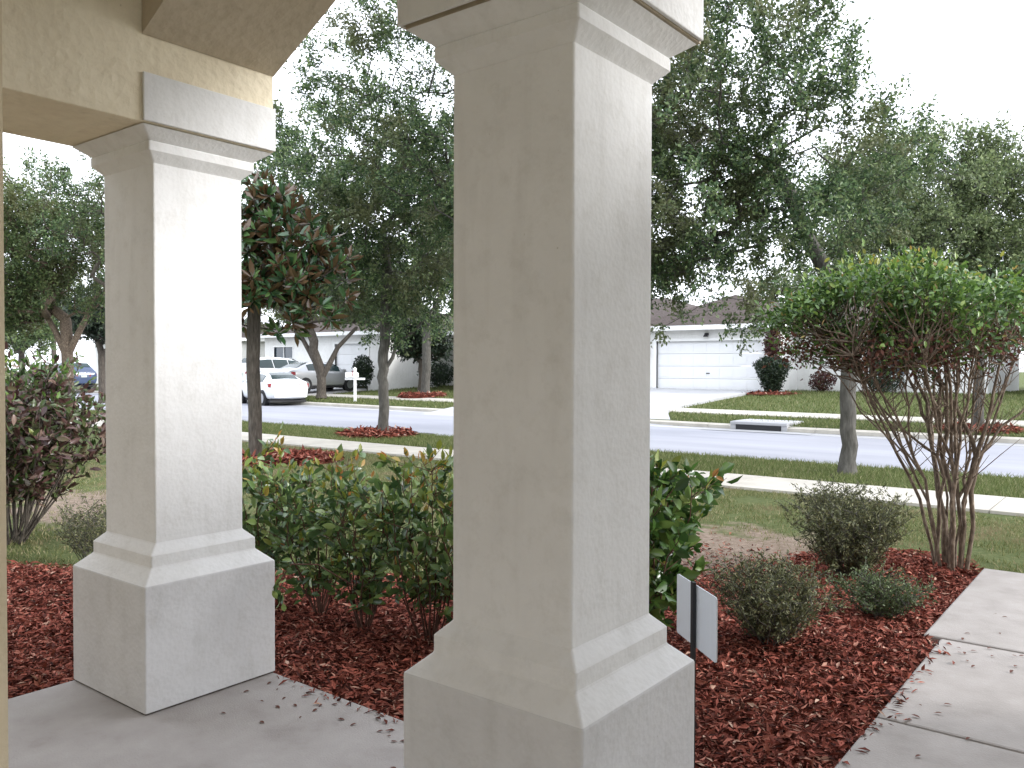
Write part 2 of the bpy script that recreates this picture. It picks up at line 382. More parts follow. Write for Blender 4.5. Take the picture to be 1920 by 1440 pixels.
def tubes_mesh(chains, nside=6, rmin=0, scale_to=None):
    Vs, Fs, off = [], [], 0
    k = 1
    for P2, R2 in chains:
        if len(P2) < 2 or max(R2) < rmin: continue
        P = np.array([list(p) for p in P2]); m = len(P)
        T = np.gradient(P, axis=0); T = unit(T)
        ref = np.tile([.31, .93, .17], (m, 1)); a = unit(np.cross(T, ref)); b = np.cross(T, a)
        th = np.linspace(0, 2*PI, nside, endpoint=False)
        rr = np.array(R2)[:, None, None]
        V = P[:, None, :] + rr*(a[:, None, :]*np.cos(th)[None, :, None] + b[:, None, :]*np.sin(th)[None, :, None])
        Vs.append(V.reshape(-1, 3))
        i = np.arange(m-1)[:, None]*nside; j = np.arange(nside)[None, :]; j2 = (j+1) % nside
        F = np.stack([i+j, i+j2, i+nside+j2, i+nside+j], -1).reshape(-1, 4)
        Fs.append(F+off); off += m*nside
    return np.vstack(Vs), np.vstack(Fs)
def limb_obj(name, chains, material, parent, nside=6):
    V, F = tubes_mesh(chains, nside)
    me = np_mesh(name, V, F)
    me.polygons.foreach_set('use_smooth', [True]*len(me.polygons))
    return link(name, me, material, parent)

def sample_blobs(blobs, n, gap=-.1, gs=.9, seed=0, shell=.35):
    """points inside a union of ellipsoids (center, radii, weight), thinned by noise so that gaps stay open"""
    out = []
    wts = np.array([b[2]*b[1][0]*b[1][1]*b[1][2] for b in blobs]); wts = wts/wts.sum()
    tries = 0
    while len(out) < n and tries < n*60:
        tries += 1
        b = blobs[rng.choice(len(blobs), p=wts)]
        d = rng.normal(size=3); d /= np.linalg.norm(d)
        r = rng.random()**shell
        p = np.array(b[0]) + d*r*np.array(b[1])
        if gnoise(p, gs, seed) < gap: continue
        out.append(p)
    return np.array(out)

def make_tree(name, label, base, blobs, trunk_r, trunk_pts, nclump, per, lsize, leaf_mat, bark='grey_bark', spread=.32, gap=-.08, gs=.9, seed=0, group=None, cat='tree', forks=(), r_tip=.006, aspect=.5, twigs=3, droop=0., parts=('trunk', 'crown')):
    t = thing(name, label, cat, base, 0, group)
    base = np.array(base, float)
    bl = [(np.array(b[0], float)-base, b[1], b[2] if len(b) > 2 else 1) for b in blobs]
    T = sample_blobs(bl, nclump, gap, gs, seed)
    tr = [Vector(p) for p in trunk_pts]
    fine = []
    for a, b in zip(tr, tr[1:]):
        for q in range(4): fine.append(a.lerp(b, q/4) + Vector((rng.normal()*.012, rng.normal()*.012, 0)))
    fine.append(tr[-1])
    ch = skeleton(T, fine, r_tip)
    # scale radii so the trunk foot has the wanted radius, twigs untouched
    r0 = ch[0][1][0]
    ch2 = []
    for P2, R2 in ch:
        ch2.append((P2, [max(trunk_r*(r/r0)**1.3, r_tip*.8) for r in R2]))
    P2, R2 = ch2[0]
    R2 = [r*(1+.35*math.exp(-max(p.z, 0)/.12)) for p, r in zip(P2, R2)]
    # twigs carrying leaves
    C, D = [], []
    tw = []
    for p in T:
        o = p-np.array(list(tr[-1])); o = o/max(np.linalg.norm(o), .1)
        for _ in range(twigs):
            d = unit((rng.normal(size=(1, 3))*.75 + o + [0, 0, .15-droop]))[0]
            ln = spread*(.6+.8*rng.random())
            e = p + d*ln
            tw.append(([Vector(p), Vector(p+d*ln*.5+rng.normal(size=3)*.02), Vector(e)], [r_tip*.7, r_tip*.5, r_tip*.3]))
            k = per//twigs
            s = rng.random(k)[:, None]**.8
            C.append(p + d*ln*s + rng.normal(size=(k, 3))*spread*.16)
            D.append(np.tile(d, (k, 1))*.6 + rng.normal(size=(k, 3))*.7)
    ch2[0] = (P2, R2)
    for pl_, ra, rb_ in forks:     # extra limbs: (screen-right offset, height) pairs
        n_ = len(pl_)
        ch2.append(([Vector((CY_*a_, SY_*a_, b_)) for a_, b_ in pl_], [ra+(rb_-ra)*i/(n_-1) for i in range(n_)]))
    limb_obj(parts[0], ch2+tw, M[bark], t, 7)
    C = np.vstack(C); D = np.vstack(D); n = len(C)
    Nn = rand_dir(n, .5)
    L_ = lsize*(.65+.7*rng.random(n))
    leaves(parts[1], C, D, Nn, L_, L_*aspect, M[leaf_mat], t)
    return t
def blob(u, v, depth, rpx, squash=1., dz=1., w=1.):
    r = rpx/FPX*depth
    return (tuple(at(u, v, depth)), (r*squash, r*squash, r*dz), w)

# ------------------------------------------------------------------ ground, roads, pavements
def far_kerb(x): return 21.6 - .072*(x+8) if x < -8 else 21.6
def HZ(x, y):
    """ground height"""
    if y < 10: return -.09
    if y < 14: return -.09
    fk = far_kerb(x)
    if y < fk: return -.3
    return min(.5, -.05 + (y-fk)*.048)
xs = [-160, -120, -90, -70] + list(range(-60, 13, 4)) + [20, 40, 80, 140]
rows = [lambda x: -30, lambda x: 0, lambda x: 6, lambda x: 10, lambda x: 14.05, lambda x: 14.07, lambda x: far_kerb(x)-.02, lambda x: far_kerb(x), lambda x: far_kerb(x)+4,
        lambda x: far_kerb(x)+8, lambda x: far_kerb(x)+11.46, lambda x: 50, lambda x: 90, lambda x: 260]
zs = [-.09, -.09, -.09, -.09, -.09, -.3, -.3, -.05, None, None, .5, .5, .5, .5]
V = []; F = []
for j, (rf, z) in enumerate(zip(rows, zs)):
    for i, x in enumerate(xs):
        y = rf(x); V.append((x, y, HZ(x, y) if z is None else z))
nx = len(xs)
for j in range(len(rows)-1):
    for i in range(nx-1):
        F.append((j*nx+i, j*nx+i+1, (j+1)*nx+i+1, (j+1)*nx+i))
tag(link('lawn', np_mesh('lawn', np.array(V), np.array(F)), M['turf']), kind='structure')

def strip(name, y0, y1, z0, z1, m, thick=.05, step=None, x0=-100, x1=60, kind='structure', join=1.5):
    """paving strip along the street made of slabs with joints, y0/y1/z0/z1 functions of x"""
    mb = MB()
    stp = step or 8
    x = x0
    while x < x1:
        a, b = x, min(x+stp, x1)
        g = .012 if step else 0
        mb_v = [(a+g, y0(a), z0(a)), (b, y0(b), z0(b)), (b, y1(b), z1(b)), (a+g, y1(a), z1(a))]
        lo = [(p[0], p[1], p[2]-thick) for p in mb_v]
        vs = [mb.bm.verts.new(p) for p in lo+mb_v]
        for q in [(3,2,1,0),(4,5,6,7),(0,1,5,4),(1,2,6,5),(2,3,7,6),(3,0,4,7)]: mb.bm.faces.new([vs[k] for k in q])
        x += stp
    o = mb.build(name, m)
    return tag(o, kind=kind)
c_ = lambda v: (lambda x: v)
strip('road', c_(14.62), lambda x: far_kerb(x)-.5, c_(-.2), c_(-.2), M['asphalt'], .06)
strip('gutter', c_(14.16), c_(14.61), c_(-.17), c_(-.196), M['white_concrete'], .08, 3)
strip('kerb', c_(14.04), c_(14.155), c_(-.085), c_(-.10), M['old_concrete'], .2, 3)
strip('far_gutter', lambda x: far_kerb(x)-.49, lambda x: far_kerb(x)-.13, c_(-.196), c_(-.17), M['white_concrete'], .08, 3)
strip('far_kerb', lambda x: far_kerb(x)-.125, lambda x: far_kerb(x)+.03, c_(-.08), c_(-.04), M['old_concrete'], .2, 3)
strip('pavement', c_(10.4), c_(11.62), c_(-.055), c_(-.055), M['old_concrete'], .1, 1.5, -60, 30)
hz_off = lambda d, e: (lambda x: HZ(x, far_kerb(x)+d)+e)
strip('far_pavement', lambda x: far_kerb(x)+2.3, lambda x: far_kerb(x)+3.5, hz_off(2.3, .03), hz_off(3.5, .03), M['old_concrete'], .1, 1.5, -60, 20)

def drive(name, prof, m):
    """driveway rising from the far kerb: prof rows (y, x0, x1)"""
    mb = MB()
    rows = []
    for (y, a, b) in prof:
        z = HZ(-16, y) if False else max(HZ(a, y), HZ(b, y))
        rows.append([(a, y, z+.036), (b, y, z+.036)])
    for r0, r1 in zip(rows, rows[1:]):
        mb.poly([r0[0], r0[1], r1[1], r1[0]])
    bmesh.ops.remove_doubles(mb.bm, verts=mb.bm.verts, dist=.001)
    o = mb.build(name, m)
    sm = o.modifiers.new('thick', 'SOLIDIFY'); sm.thickness = .12; sm.offset = 0
    o.location.z = .06-.06
    return tag(o, kind='structure')
drive('driveway', [(21.55, -21, -11.0), (22.6, -20.2, -11.7), (24.0, -20, -12.45), (25.4, -20, -12.75), (29, -20, -12.95), (33.05, -20, -12.95)], M['white_concrete'])
drive('neighbour_driveway', [(22.9, -40, -32.0), (24.4, -39.4, -32.6), (26.5, -39.3, -32.7), (29.55, -39.3, -32.7)], M['white_concrete'])

# our front walk: two big slabs visible, then it turns right
def slab(name, x0, x1, y0, y1, z, m, th=.14):
    return tag(MB().box(x0, x1, y0, y1, z-th, z).build(name, m, bevel=.012), kind='structure')
slab('porch_floor', -4.09, 1.148, -2.4, 2.49, 0, M['concrete'], .25)
fp = MB()
fp.box(-.965, .42, 2.497, 3.79, -.14, -.006); fp.box(-.965, .42, 3.802, 5.12, -.14, -.006)
fp.box(-1.055, .42, 5.135, 7.12, -.14, -.003); fp.box(.435, 4.5, 5.135, 7.12, -.14, -.004)
tag(fp.build('front_walk', M['walk_concrete'], bevel=.012), kind='structure')

# ------------------------------------------------------------------ mulch beds
def inside(poly, X, Y):
    c = np.zeros(len(X), bool); n = len(poly)
    for i in range(n):
        x0, y0 = poly[i]; x1, y1 = poly[(i+1) % n]
        k = ((y0 > Y) != (y1 > Y)) & (X < (x1-x0)*(Y-y0)/(y1-y0+1e-12)+x0)
        c ^= k
    return c
bed = [(-4.15, 2.4), (-.8, 2.4), (-.8, 5.13), (-.9, 5.14), (-.9, 7.05), (-1.06, 7.15), (-1.2, 7.5), (-1.75, 7.6), (-2.25, 7.25), (-2.45, 6.5), (-2.6, 5.8), (-3.0, 5.15), (-3.6, 4.75), (-4.4, 4.3), (-5.4, 3.7), (-6.4, 3.0), (-7.1, 2.7), (-7.6, 1.8), (-7.6, -1.5), (-4.1, -1.5)]
def bed_mesh(poly, res, z0, hump):
    X = np.array([p[0] for p in poly]); Y = np.array([p[1] for p in poly])
    xs = np.arange(X.min()-res, X.max()+2*res, res); ys = np.arange(Y.min()-res, Y.max()+2*res, res)
    gx, gy = np.meshgrid(xs, ys); m = inside(poly, gx.ravel(), gy.ravel())
    z = np.array([z0 + hump*(.5+.5*noise.noise(Vector((a*3, b*3, 0)))) for a, b in zip(gx.ravel(), gy.ravel())])
    V = np.stack([gx.ravel(), gy.ravel(), z], 1); nx = len(xs); F = []
    for j in range(len(ys)-1):
        for i in range(nx-1):
            q = (j*nx+i, j*nx+i+1, (j+1)*nx+i+1, (j+1)*nx+i)
            if sum(m[k] for k in q) >= 4: F.append(q)
    return V, np.array(F)
V, F = bed_mesh(bed, .08, -.082, .045)
tag(link('mulch_bed', np_mesh('mulch_bed', V, F), M['mulch_mat']), kind='structure')
def chips(name, X, Y, Z, ln, material, flat=.35):
    n = len(X)
    C = np.stack([X, Y, Z], 1)
    D = rng.normal(size=(n, 3)); D[:, 2] *= flat
    Nn = rng.normal(size=(n, 3))*.5 + [0, 0, 1]
    L_ = ln*(.4+1.0*rng.random(n))
    o = leaves(name, C - unit(D)*L_[:, None]*.5, D, Nn, L_, L_*(.14+.22*rng.random(n)), material, fold=.3, curl=.05)
    return tag(o, kind='stuff')
def scatter(poly, n):
    X = np.array([p[0] for p in poly]); Y = np.array([p[1] for p in poly])
    x = rng.uniform(X.min(), X.max(), n); y = rng.uniform(Y.min(), Y.max(), n)
    k = inside(poly, x, y); return x[k], y[k]
x, y = scatter(bed, 330000)
px = x + rng.normal(size=len(x))*.035; py = y + rng.normal(size=len(x))*.035
keep = ~((px > -4.1) & (py < 2.5)) & (px < np.where(py > 5.13, -1.08, -.985) + .03*rng.random(len(x))) & (py > -.2)
x, y = px[keep], py[keep]
z = np.array([-.07 + .045*(.5+.5*noise.noise(Vector((a*3, b*3, 0)))) for a, b in zip(x, y)]) + rng.random(len(x))*.035 - .012
z += .02*(np.abs(x+1.02) < .05)
sx_ = rng.normal(size=1500)*.55 - 2.95; sy_ = rng.normal(size=1500)*.5 + 6.2
k_ = ~inside(bed, sx_, sy_) & (sy_ > 5)
x = np.concatenate([x, sx_[k_]]); y = np.concatenate([y, sy_[k_]]); z = np.concatenate([z, np.full(k_.sum(), -.083)])
e1, e2 = 110, 70      # chips spilled over the edges of the walk and the porch floor
x = np.concatenate([x, np.where(rng.random(e1) < .5, -.97, -.97)+np.abs(rng.normal(size=e1))*.045, rng.uniform(-3.35, -1.9, e2)])
y = np.concatenate([y, rng.uniform(2.6, 5.1, e1), 2.49-np.abs(rng.normal(size=e2))*.05])
z = np.concatenate([z, np.full(e1, .001), np.full(e2, .006)])
chips('mulch', x, y, z, .05, M['mulch_chip'])

def mulch_ring(label, cx, cy, r, z, h=.12, n=2600, near='x'):
    t = thing('mulch_ring', label, 'mulch ring', (cx, cy, z), 0, 'mulch rings round street plants')
    mb = MB(); rings = []
    for rr, zz in [(1.0, -.03), (.93, .6), (.7, 1), (.35, .75), (.05, .7)]:
        rings.append([(math.cos(a)*r*rr*(1+.05*math.sin(3*a+cx)), math.sin(a)*r*rr*(1+.05*math.sin(3*a+cx)), h*zz) for a in [2*PI*k/28 for k in range(28)]])
    mb.rings(rings, cap=False)
    mb.build('mound', M['mulch_mat'], t, smooth=True)
    a = rng.random(n)*2*PI; q = np.sqrt(rng.random(n))*r
    X = np.cos(a)*q; Y = np.sin(a)*q
    Z = np.interp(q/r, [0, .35, .7, .93, 1], [.7*h, .75*h, h, .6*h, 0]) + .012
    C = np.stack([X, Y, Z], 1); D = rng.normal(size=(n, 3)); D[:, 2] *= .3
    Ln = .12*(.5+rng.random(n))
    leaves('chips', C, D, rng.normal(size=(n, 3))*.4+[0, 0, 1], Ln, Ln*.35, M['mulch_chip'], t, fold=.2)
    return t

# ------------------------------------------------------------------ grass
def blades(name, X, Y, Z, h, wd, material):
    n = len(X)
    a = rng.random(n)*2*PI
    base = np.stack([X, Y, Z], 1)
    s = np.stack([np.cos(a), np.sin(a), np.zeros(n)], 1)*(wd*(.6+.8*rng.random(n)))[:, None]
    lean = rng.normal(size=(n, 2))*.5
    H = h*(.4+.9*rng.random(n))
    tip = base + np.stack([lean[:, 0]*H, lean[:, 1]*H, H], 1)
    V = np.stack([base-s, base+s, tip], 1).reshape(-1, 3)
    F = np.arange(3*n).reshape(-1, 3)
    o = link(name, np_mesh(name, V, F), material)
    return tag(o, kind='stuff')
def bare(x, y):
    """probability that turf is worn away"""
    d = np.minimum(np.hypot((x+3.0)*.62, (y-6.75)*.72), np.hypot((x+9.3)*.45, (y-4.6)*.9))
    return np.clip(1.3 - d*.95, 0, .985)
nb = 380000
x = rng.uniform(-16, 3.5, nb); y = rng.uniform(2.4, 10.38, nb)
dep = -SY_*x + CY_*y
patch = np.array([noise.noise(Vector((a*1.3, b*1.3, 0)))+.6*noise.noise(Vector((a*4, b*4, 3))) for a, b in zip(x, y)])
keep = ~inside([(p[0], p[1]) for p in bed], x, y) & (rng.random(nb) > bare(x, y)) & ~((x > -1.3) & (y < 7.3)) & (rng.random(nb) < .66+patch*1.3) & (dep > 4.5)
keep &= rng.random(nb) < np.clip(11/dep, .45, 1)
x, y = x[keep], y[keep]
blades('grass', x, y, np.full(len(x), -.09), .038, .0035, M['grass'])
n = 120000
x = rng.uniform(-30, 3, n); y = rng.uniform(11.66, 14.03, n)
blades('verge_grass', x, y, np.full(n, -.09), .07, .006, M['grass_far'])
n = 150000
x = rng.uniform(-46, 6, n); y = rng.uniform(21.7, 40, n)
fk = np.where(x < -8, 21.6-.072*(x+8), 21.6)
s = y-fk
edge = np.interp(y, [21.5, 22.6, 24, 25.4, 33], [-10.9, -11.6, -12.4, -12.7, -12.9])
k = (s > .06) & ~((s > 2.25) & (s < 3.55)) & ~((x > -20.1) & (x < edge) & (y < 33.2)) & ~((x > -40.2) & (x < -32.3))
x, y, s = x[k], y[k], s[k]
blades('far_grass', x, y, np.minimum(.5, -.05+s*.048), .1, .014, M['grass_far'])

# ------------------------------------------------------------------ our porch columns
W0, W1, W2 = .224, .2663, .3323
Z = [0, .5537, .6124, .67, .7093, 2.3986, 2.4362, 2.4793, 2.5307]
def sq(wd, z, c=.008):
    """square section with softly rounded corners"""
    pts = []
    for qx, qy, s0 in [(1, 1, 0), (-1, 1, 1), (-1, -1, 2), (1, -1, 3)]:
        for k in range(4):
            an = s0*PI/2 + k*PI/6
            pts.append((qx*(wd-c)+math.cos(an)*c, qy*(wd-c)+math.sin(an)*c, z))
    return pts
def column(label, x, y):
    t = thing('porch_column', label, 'column', (x, y, 0), 0, 'stucco columns holding up the porch')
    wm = M['white_stucco']; e = .0004
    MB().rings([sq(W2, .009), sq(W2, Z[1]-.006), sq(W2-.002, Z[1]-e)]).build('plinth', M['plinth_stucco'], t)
    MB().rings([sq(W2-.006, -.01), sq(W2-.006, .012)]).build('base_joint', M['bark'], t)
    MB().rings([sq(W2-.002, Z[1]), sq(W2-.006, Z[1]+.003), sq(W1+.003, Z[2]-.002), sq(W1, Z[2]+.004), sq(W1, Z[3]-.004), sq(W1-.004, Z[3]+.001), sq(W0+.004, Z[4]-.003), sq(W0, Z[4]+.003)]).build('base_moulding', wm, t)
    MB().rings([sq(W0, Z[4]+.003+e), sq(W0, Z[5]-.003-e)]).build('shaft', wm, t)
    MB().rings([sq(W0, Z[5]-.003), sq(W0+.004, Z[5]+.002), sq(W1-.004, Z[6]-.001), sq(W1, Z[6]+.003), sq(W1, Z[7]-.004), sq(W1-.004, Z[7]+.001), sq(W2-.006, Z[8]-.002)]).build('capital', wm, t)
    return t
LX, LY = -3.747, 2.16
MX, MY = -1.516, 2.15
column('far white stucco column standing on the porch corner, left in the photo', LX, LY)
column('near greyish stucco column filling the middle of the photo', MX, MY)

# ------------------------------------------------------------------ our own house: walls, beams, arches, soffit
oh = thing('porch_house', 'tan stucco house with white panels over its porch columns, seen from under its own porch', 'house', (0, 0, 0))
def haunch(mb, xa, xb, y0, y1, zs=2.9, zc=3.3, ztop=3.62, run=.75):
    """beam between two columns with an opening whose upper corners are cut off at an angle"""
    prof = [(xa, 2.534), (xa, ztop), (xb, ztop), (xb, 2.534)]
    out = [(xa, ztop), (xa, zs), (xa+run, zc), (xb-run, zc), (xb, zs), (xb, ztop)]
    fr = [(p[0], y0, p[1]) for p in out]; bk = [(p[0], y1, p[1]) for p in out]
    mb.rings([fr, bk])
lx0, lx1 = LX-W2, LX+W2; mx0, mx1 = MX-W2, MX+W2
fb = MB()
haunch(fb, lx1, mx0, 1.83, 2.49)
haunch(fb, mx1, 1.148, 1.83, 2.49)
fb.box(mx0, mx1, 1.83, 2.49, 2.534, 3.62)
fb.build('front_beam', M['tan_smooth'], oh)
sb_ = MB()
sb_.box(lx0, lx1-.004, .73, 2.492, 2.534, 3.62)
sb_.build('side_beam', M['cream_stucco'], oh, bevel=.006)
for nm, (cx, cy_) in (('L', (LX, LY)), ('M', (MX, MY))):
    pb = MB()
    # thin raised white panel wrapping the visible sides of the beam above the capital
    pb.box(cx+W2+.0, cx+W2+.014, cy_-W2+.002, cy_+W2+.0, 2.538, 2.741)
    if nm == 'M':
        pb.box(cx-W2-.014, cx-W2, cy_-W2+.002, cy_+W2, 2.538, 2.741)
        pb.box(cx-W2-.014, cx+W2+.014, cy_-W2-.012, cy_-W2, 2.538, 2.741)
    pb.build('raised_panel', M['white_stucco'], oh, bevel=.004)
hw = MB()
hw.box(-5.6, -1.925, .43, .728, -.2, 3.62)          # front wall left of the entry, its corner edge at the photo's left margin
hw.box(-2.2, -1.925, -2.4, .43, -.2, 3.62)
hw.box(-2.2, 1.4, -2.6, -2.4, -.2, 3.62)
hw.build('wall', M['tan_stucco'], oh)
gw = MB(); gw.box(1.15, 1.4, .7, 4.9, -.2, 2.9); gw.box(1.4, 7.5, 4.65, 4.9, -.2, 2.9)  # unseen wall and roof, added to shade the near column and far plinth
ev = MB(); ev.box(.75, 8.0, 3.4, 5.5, 2.904, 3.12)
ev.rings([[(.75, 3.4, 3.124), (8, 3.4, 3.124), (8, 5.5, 3.124), (.75, 5.5, 3.124)], [(2.6, 3.4, 3.85), (6.5, 3.4, 3.85), (6.5, 3.8, 3.85), (2.6, 3.8, 3.85)]]).build('unseen_shade_roof', M['shingle'], oh)
gw.build('unseen_shade_wall', M['tan_stucco'], oh)
cl = MB(); cl.box(-4.75, 1.5, -2.6, 3.0, 3.624, 3.72)
cl.build('ceiling', M['tan_smooth'], oh)
rf = MB()
rf.poly([(-5.2, 3.35, 3.80), (4.2, 3.35, 3.80), (4.2, -3, 5.9), (-5.2, -3, 5.9)])
rf.poly([(-5.2, 3.35, 3.73), (-5.2, -3, 3.73), (4.2, -3, 3.73), (4.2, 3.35, 3.73)])
rf.poly([(-5.2, 3.35, 3.73), (4.2, 3.35, 3.73), (4.2, 3.35, 3.80), (-5.2, 3.35, 3.80)])
rf.build('roof', M['shingle'], oh)
# ------------------------------------------------------------------ END STRUCTURE NEAR

# ------------------------------------------------------------------ shrubs near the porch
GZ = -.06
def stems_fan(n, h, r, lean, base_r=.05, r0=.006, crook=.03, seg=6):
    """n stems rising from one foot; returns chains"""
    ch = []
    for i in range(n):
        a = 2*PI*(i+rng.random()*.6)/n
        q = math.sqrt(rng.random())
        ex, ey = math.cos(a)*r*q, math.sin(a)*r*q
        bx, by = math.cos(a)*base_r*rng.random(), math.sin(a)*base_r*rng.random()
        hh = h*(.75+.3*rng.random())*(1-.25*q*lean)
        P2 = []
        for k in range(seg+1):
            s = k/seg
            P2.append(Vector((bx+(ex-bx)*s**.8, by+(ey-by)*s**.8, hh*s)) + Vector((rng.normal()*crook*s, rng.normal()*crook*s, 0)))
        ch.append((P2, [r0*(1-.7*k/seg) for k in range(seg+1)]))
    return ch
def side_twigs(ch, per, ln, up=.6, r0=.0025, s0=.25):
    out = []
    for P2, R2 in ch:
        for _ in range(per):
            s = s0 + (1-s0)*rng.random()
            k = min(int(s*(len(P2)-1)), len(P2)-2); fr = s*(len(P2)-1)-k
            p = P2[k].lerp(P2[k+1], fr)
            a = rng.random()*2*PI
            d = Vector((math.cos(a), math.sin(a), up*(.4+rng.random()))).normalized()
            l = ln*(.5+.8*rng.random())
            out.append(([p, p+d*l*.5+Vector(rng.normal(size=3)*.01), p+d*l+Vector((0, 0, l*.15))], [r0, r0*.8, r0*.4]))
    return out
def leaf_on(ch, per, from_s=.2, splay=.8, jitter=.01):
    C, D = [], []
    for P2, R2 in ch:
        P = np.array([list(p) for p in P2]); m = len(P)-1
        s = from_s + (1-from_s)*rng.random(per)
        k = np.minimum((s*m).astype(int), m-1); fr = (s*m-k)[:, None]
        pp = P[k]*(1-fr)+P[k+1]*fr
        t = unit(P[k+1]-P[k])
        C.append(pp + rng.normal(size=pp.shape)*jitter); D.append(t*.6 + rng.normal(size=pp.shape)*splay*.6)
    return np.vstack(C), np.vstack(D)
def shrub(name, label, x, y, h, r, nst, tw, twl, per, lsize, aspect, leafm, newm=None, stem='red_stem', detail=True, group=None, cat='shrub', new_frac=.1, newtop=.78, base_r=.06, s0=.25, z=GZ, r0=.006, splay=.8, fold=.18, lean=.6, tw_up=.6):
    t = thing(name, label, cat, (x, y, z), 0, group)
    ch = stems_fan(nst, h, r, lean, base_r, r0)
    t2 = side_twigs(ch, tw, twl, tw_up, s0=s0)
    limb_obj('stems', ch+t2, M[stem], t, 5)
    C, D = leaf_on(t2, per, .15, splay)
    C2, D2 = leaf_on(ch, per, max(s0, .5), splay)
    C = np.vstack([C, C2]); D = np.vstack([D, D2]); n = len(C)
    L_ = lsize*(.6+.7*rng.random(n))
    if newm:
        top = (C[:, 2] > h*newtop + .12*h*rng.normal(size=n)*.6) & (rng.random(n) < .75) | (rng.random(n) < new_frac*.4)
        leaves('young_leaves', C[top], D[top]+[0, 0, .5], rand_dir(top.sum(), .3), L_[top]*.85, L_[top]*aspect*.8, M[newm], t, detail=detail, fold=fold)
    else: top = np.zeros(n, bool)
    k = ~top
    leaves('foliage', C[k], D[k], rand_dir(k.sum(), .5), L_[k], L_[k]*aspect, M[leafm], t, detail=detail, fold=fold)
    return t
hg = 'hedge shrubs between the two columns'
hedge = [(-4.62, 3.30, 'hedge shrub touching the far column, leftmost of the hedge between the columns'),
         (-4.16, 3.36, 'hedge shrub second from the far column, with sparse red stems over mulch'),
         (-3.70, 3.34, 'hedge shrub in the middle of the gap between the columns, orange tips'),
         (-3.26, 3.42, 'tall hedge shrub with yellow tips next to the near column'),
         (-2.83, 3.40, 'hedge shrub mostly hidden behind the near column')]
for i, (x, y, lb) in enumerate(hedge):
    shrub('hedge_shrub', lb, x, y, [1.05, 1.07, 1.02, 1.14, 1.1][i], .31, 12, 10, .18, 7, .072, .5, 'hedge_leaf', 'new_leaf', group=hg, new_frac=.12, newtop=.84, s0=.14)
    if i == 0:      # sprig leaning over the plinth of the far column
        hs = bpy.data.objects['hedge_shrub']
        o_ = Vector((x, y, GZ)); e_ = at(519, 1110, 3.86)-o_
        P2 = [Vector(e_)+Vector((-.1, .55, -.1)), Vector(e_)+Vector((-.08, .3, .06)), Vector(e_)+Vector((-.05, .12, .1)), Vector(e_)+Vector((0, 0, .03)), Vector(e_)+Vector((.03, 0, -.06))]
        limb_obj('sprig_stem', [(P2, [.004, .0035, .003, .002, .001])], M['red_stem'], hs, 5)
        C, D = leaf_on([(P2, None)], 26, .45, .9)
        leaves('sprig_foliage', C, D-[0, 0, .4], rand_dir(26, .3), .05, .028, M['hedge_leaf'], hs, detail=True)

shrub('broadleaf_shrub', 'bright green broad leaved shrub right behind the near column and the sign', -2.24, 4.02, 1.08, .38, 20, 10, .2, 10, .088, .55, 'bright_leaf', 'new_leaf', new_frac=.05, newtop=.93, s0=.25, r0=.008)
p = at(1440, 1225, 4.56)
dg = 'low fine leaved shrubs in the red mulch'
shrub('dwarf_shrub', 'low twiggy olive green shrub in red mulch nearest the white sign', -1.72, 4.55, .50, .36, 60, 9, .12, 16, .026, .34, 'dwarf_leaf', stem='grey_bark', detail=False, group=dg, r0=.0035, lean=.9, s0=.14)
shrub('dwarf_shrub', 'small rounded dark green shrub in red mulch, shortest of three', -1.37, 5.47, .30, .26, 40, 8, .10, 14, .02, .45, 'dwarf_green', stem='grey_bark', detail=False, group=dg, r0=.003, lean=.9, s0=.15)
shrub('dwarf_shrub', 'largest of the three grey green fine leaved shrubs, beside the multi stemmed tree', -1.83, 6.40, .70, .48, 80, 10, .15, 17, .03, .34, 'dwarf_leaf', stem='grey_bark', detail=False, group=dg, r0=.004, lean=.8, s0=.12)
shrub('corner_shrub', 'small grey green shrub at the mulch edge left of the far column', -6.62, 3.12, .55, .28, 30, 8, .11, 12, .026, .35, 'dwarf_leaf', stem='grey_bark', detail=False, r0=.0035, z=-.08)
# reddish bush at the left margin
shrub('purple_bush', 'tall leggy bush with dark purple and green leaves left of the far column', -8.15, 3.12, 1.62, .98, 44, 14, .3, 14, .085, .45, 'purple_leaf', 'bright_leaf', stem='bark', new_frac=.12, newtop=.93, z=-.08, r0=.011, base_r=.18, s0=.28, lean=.3)

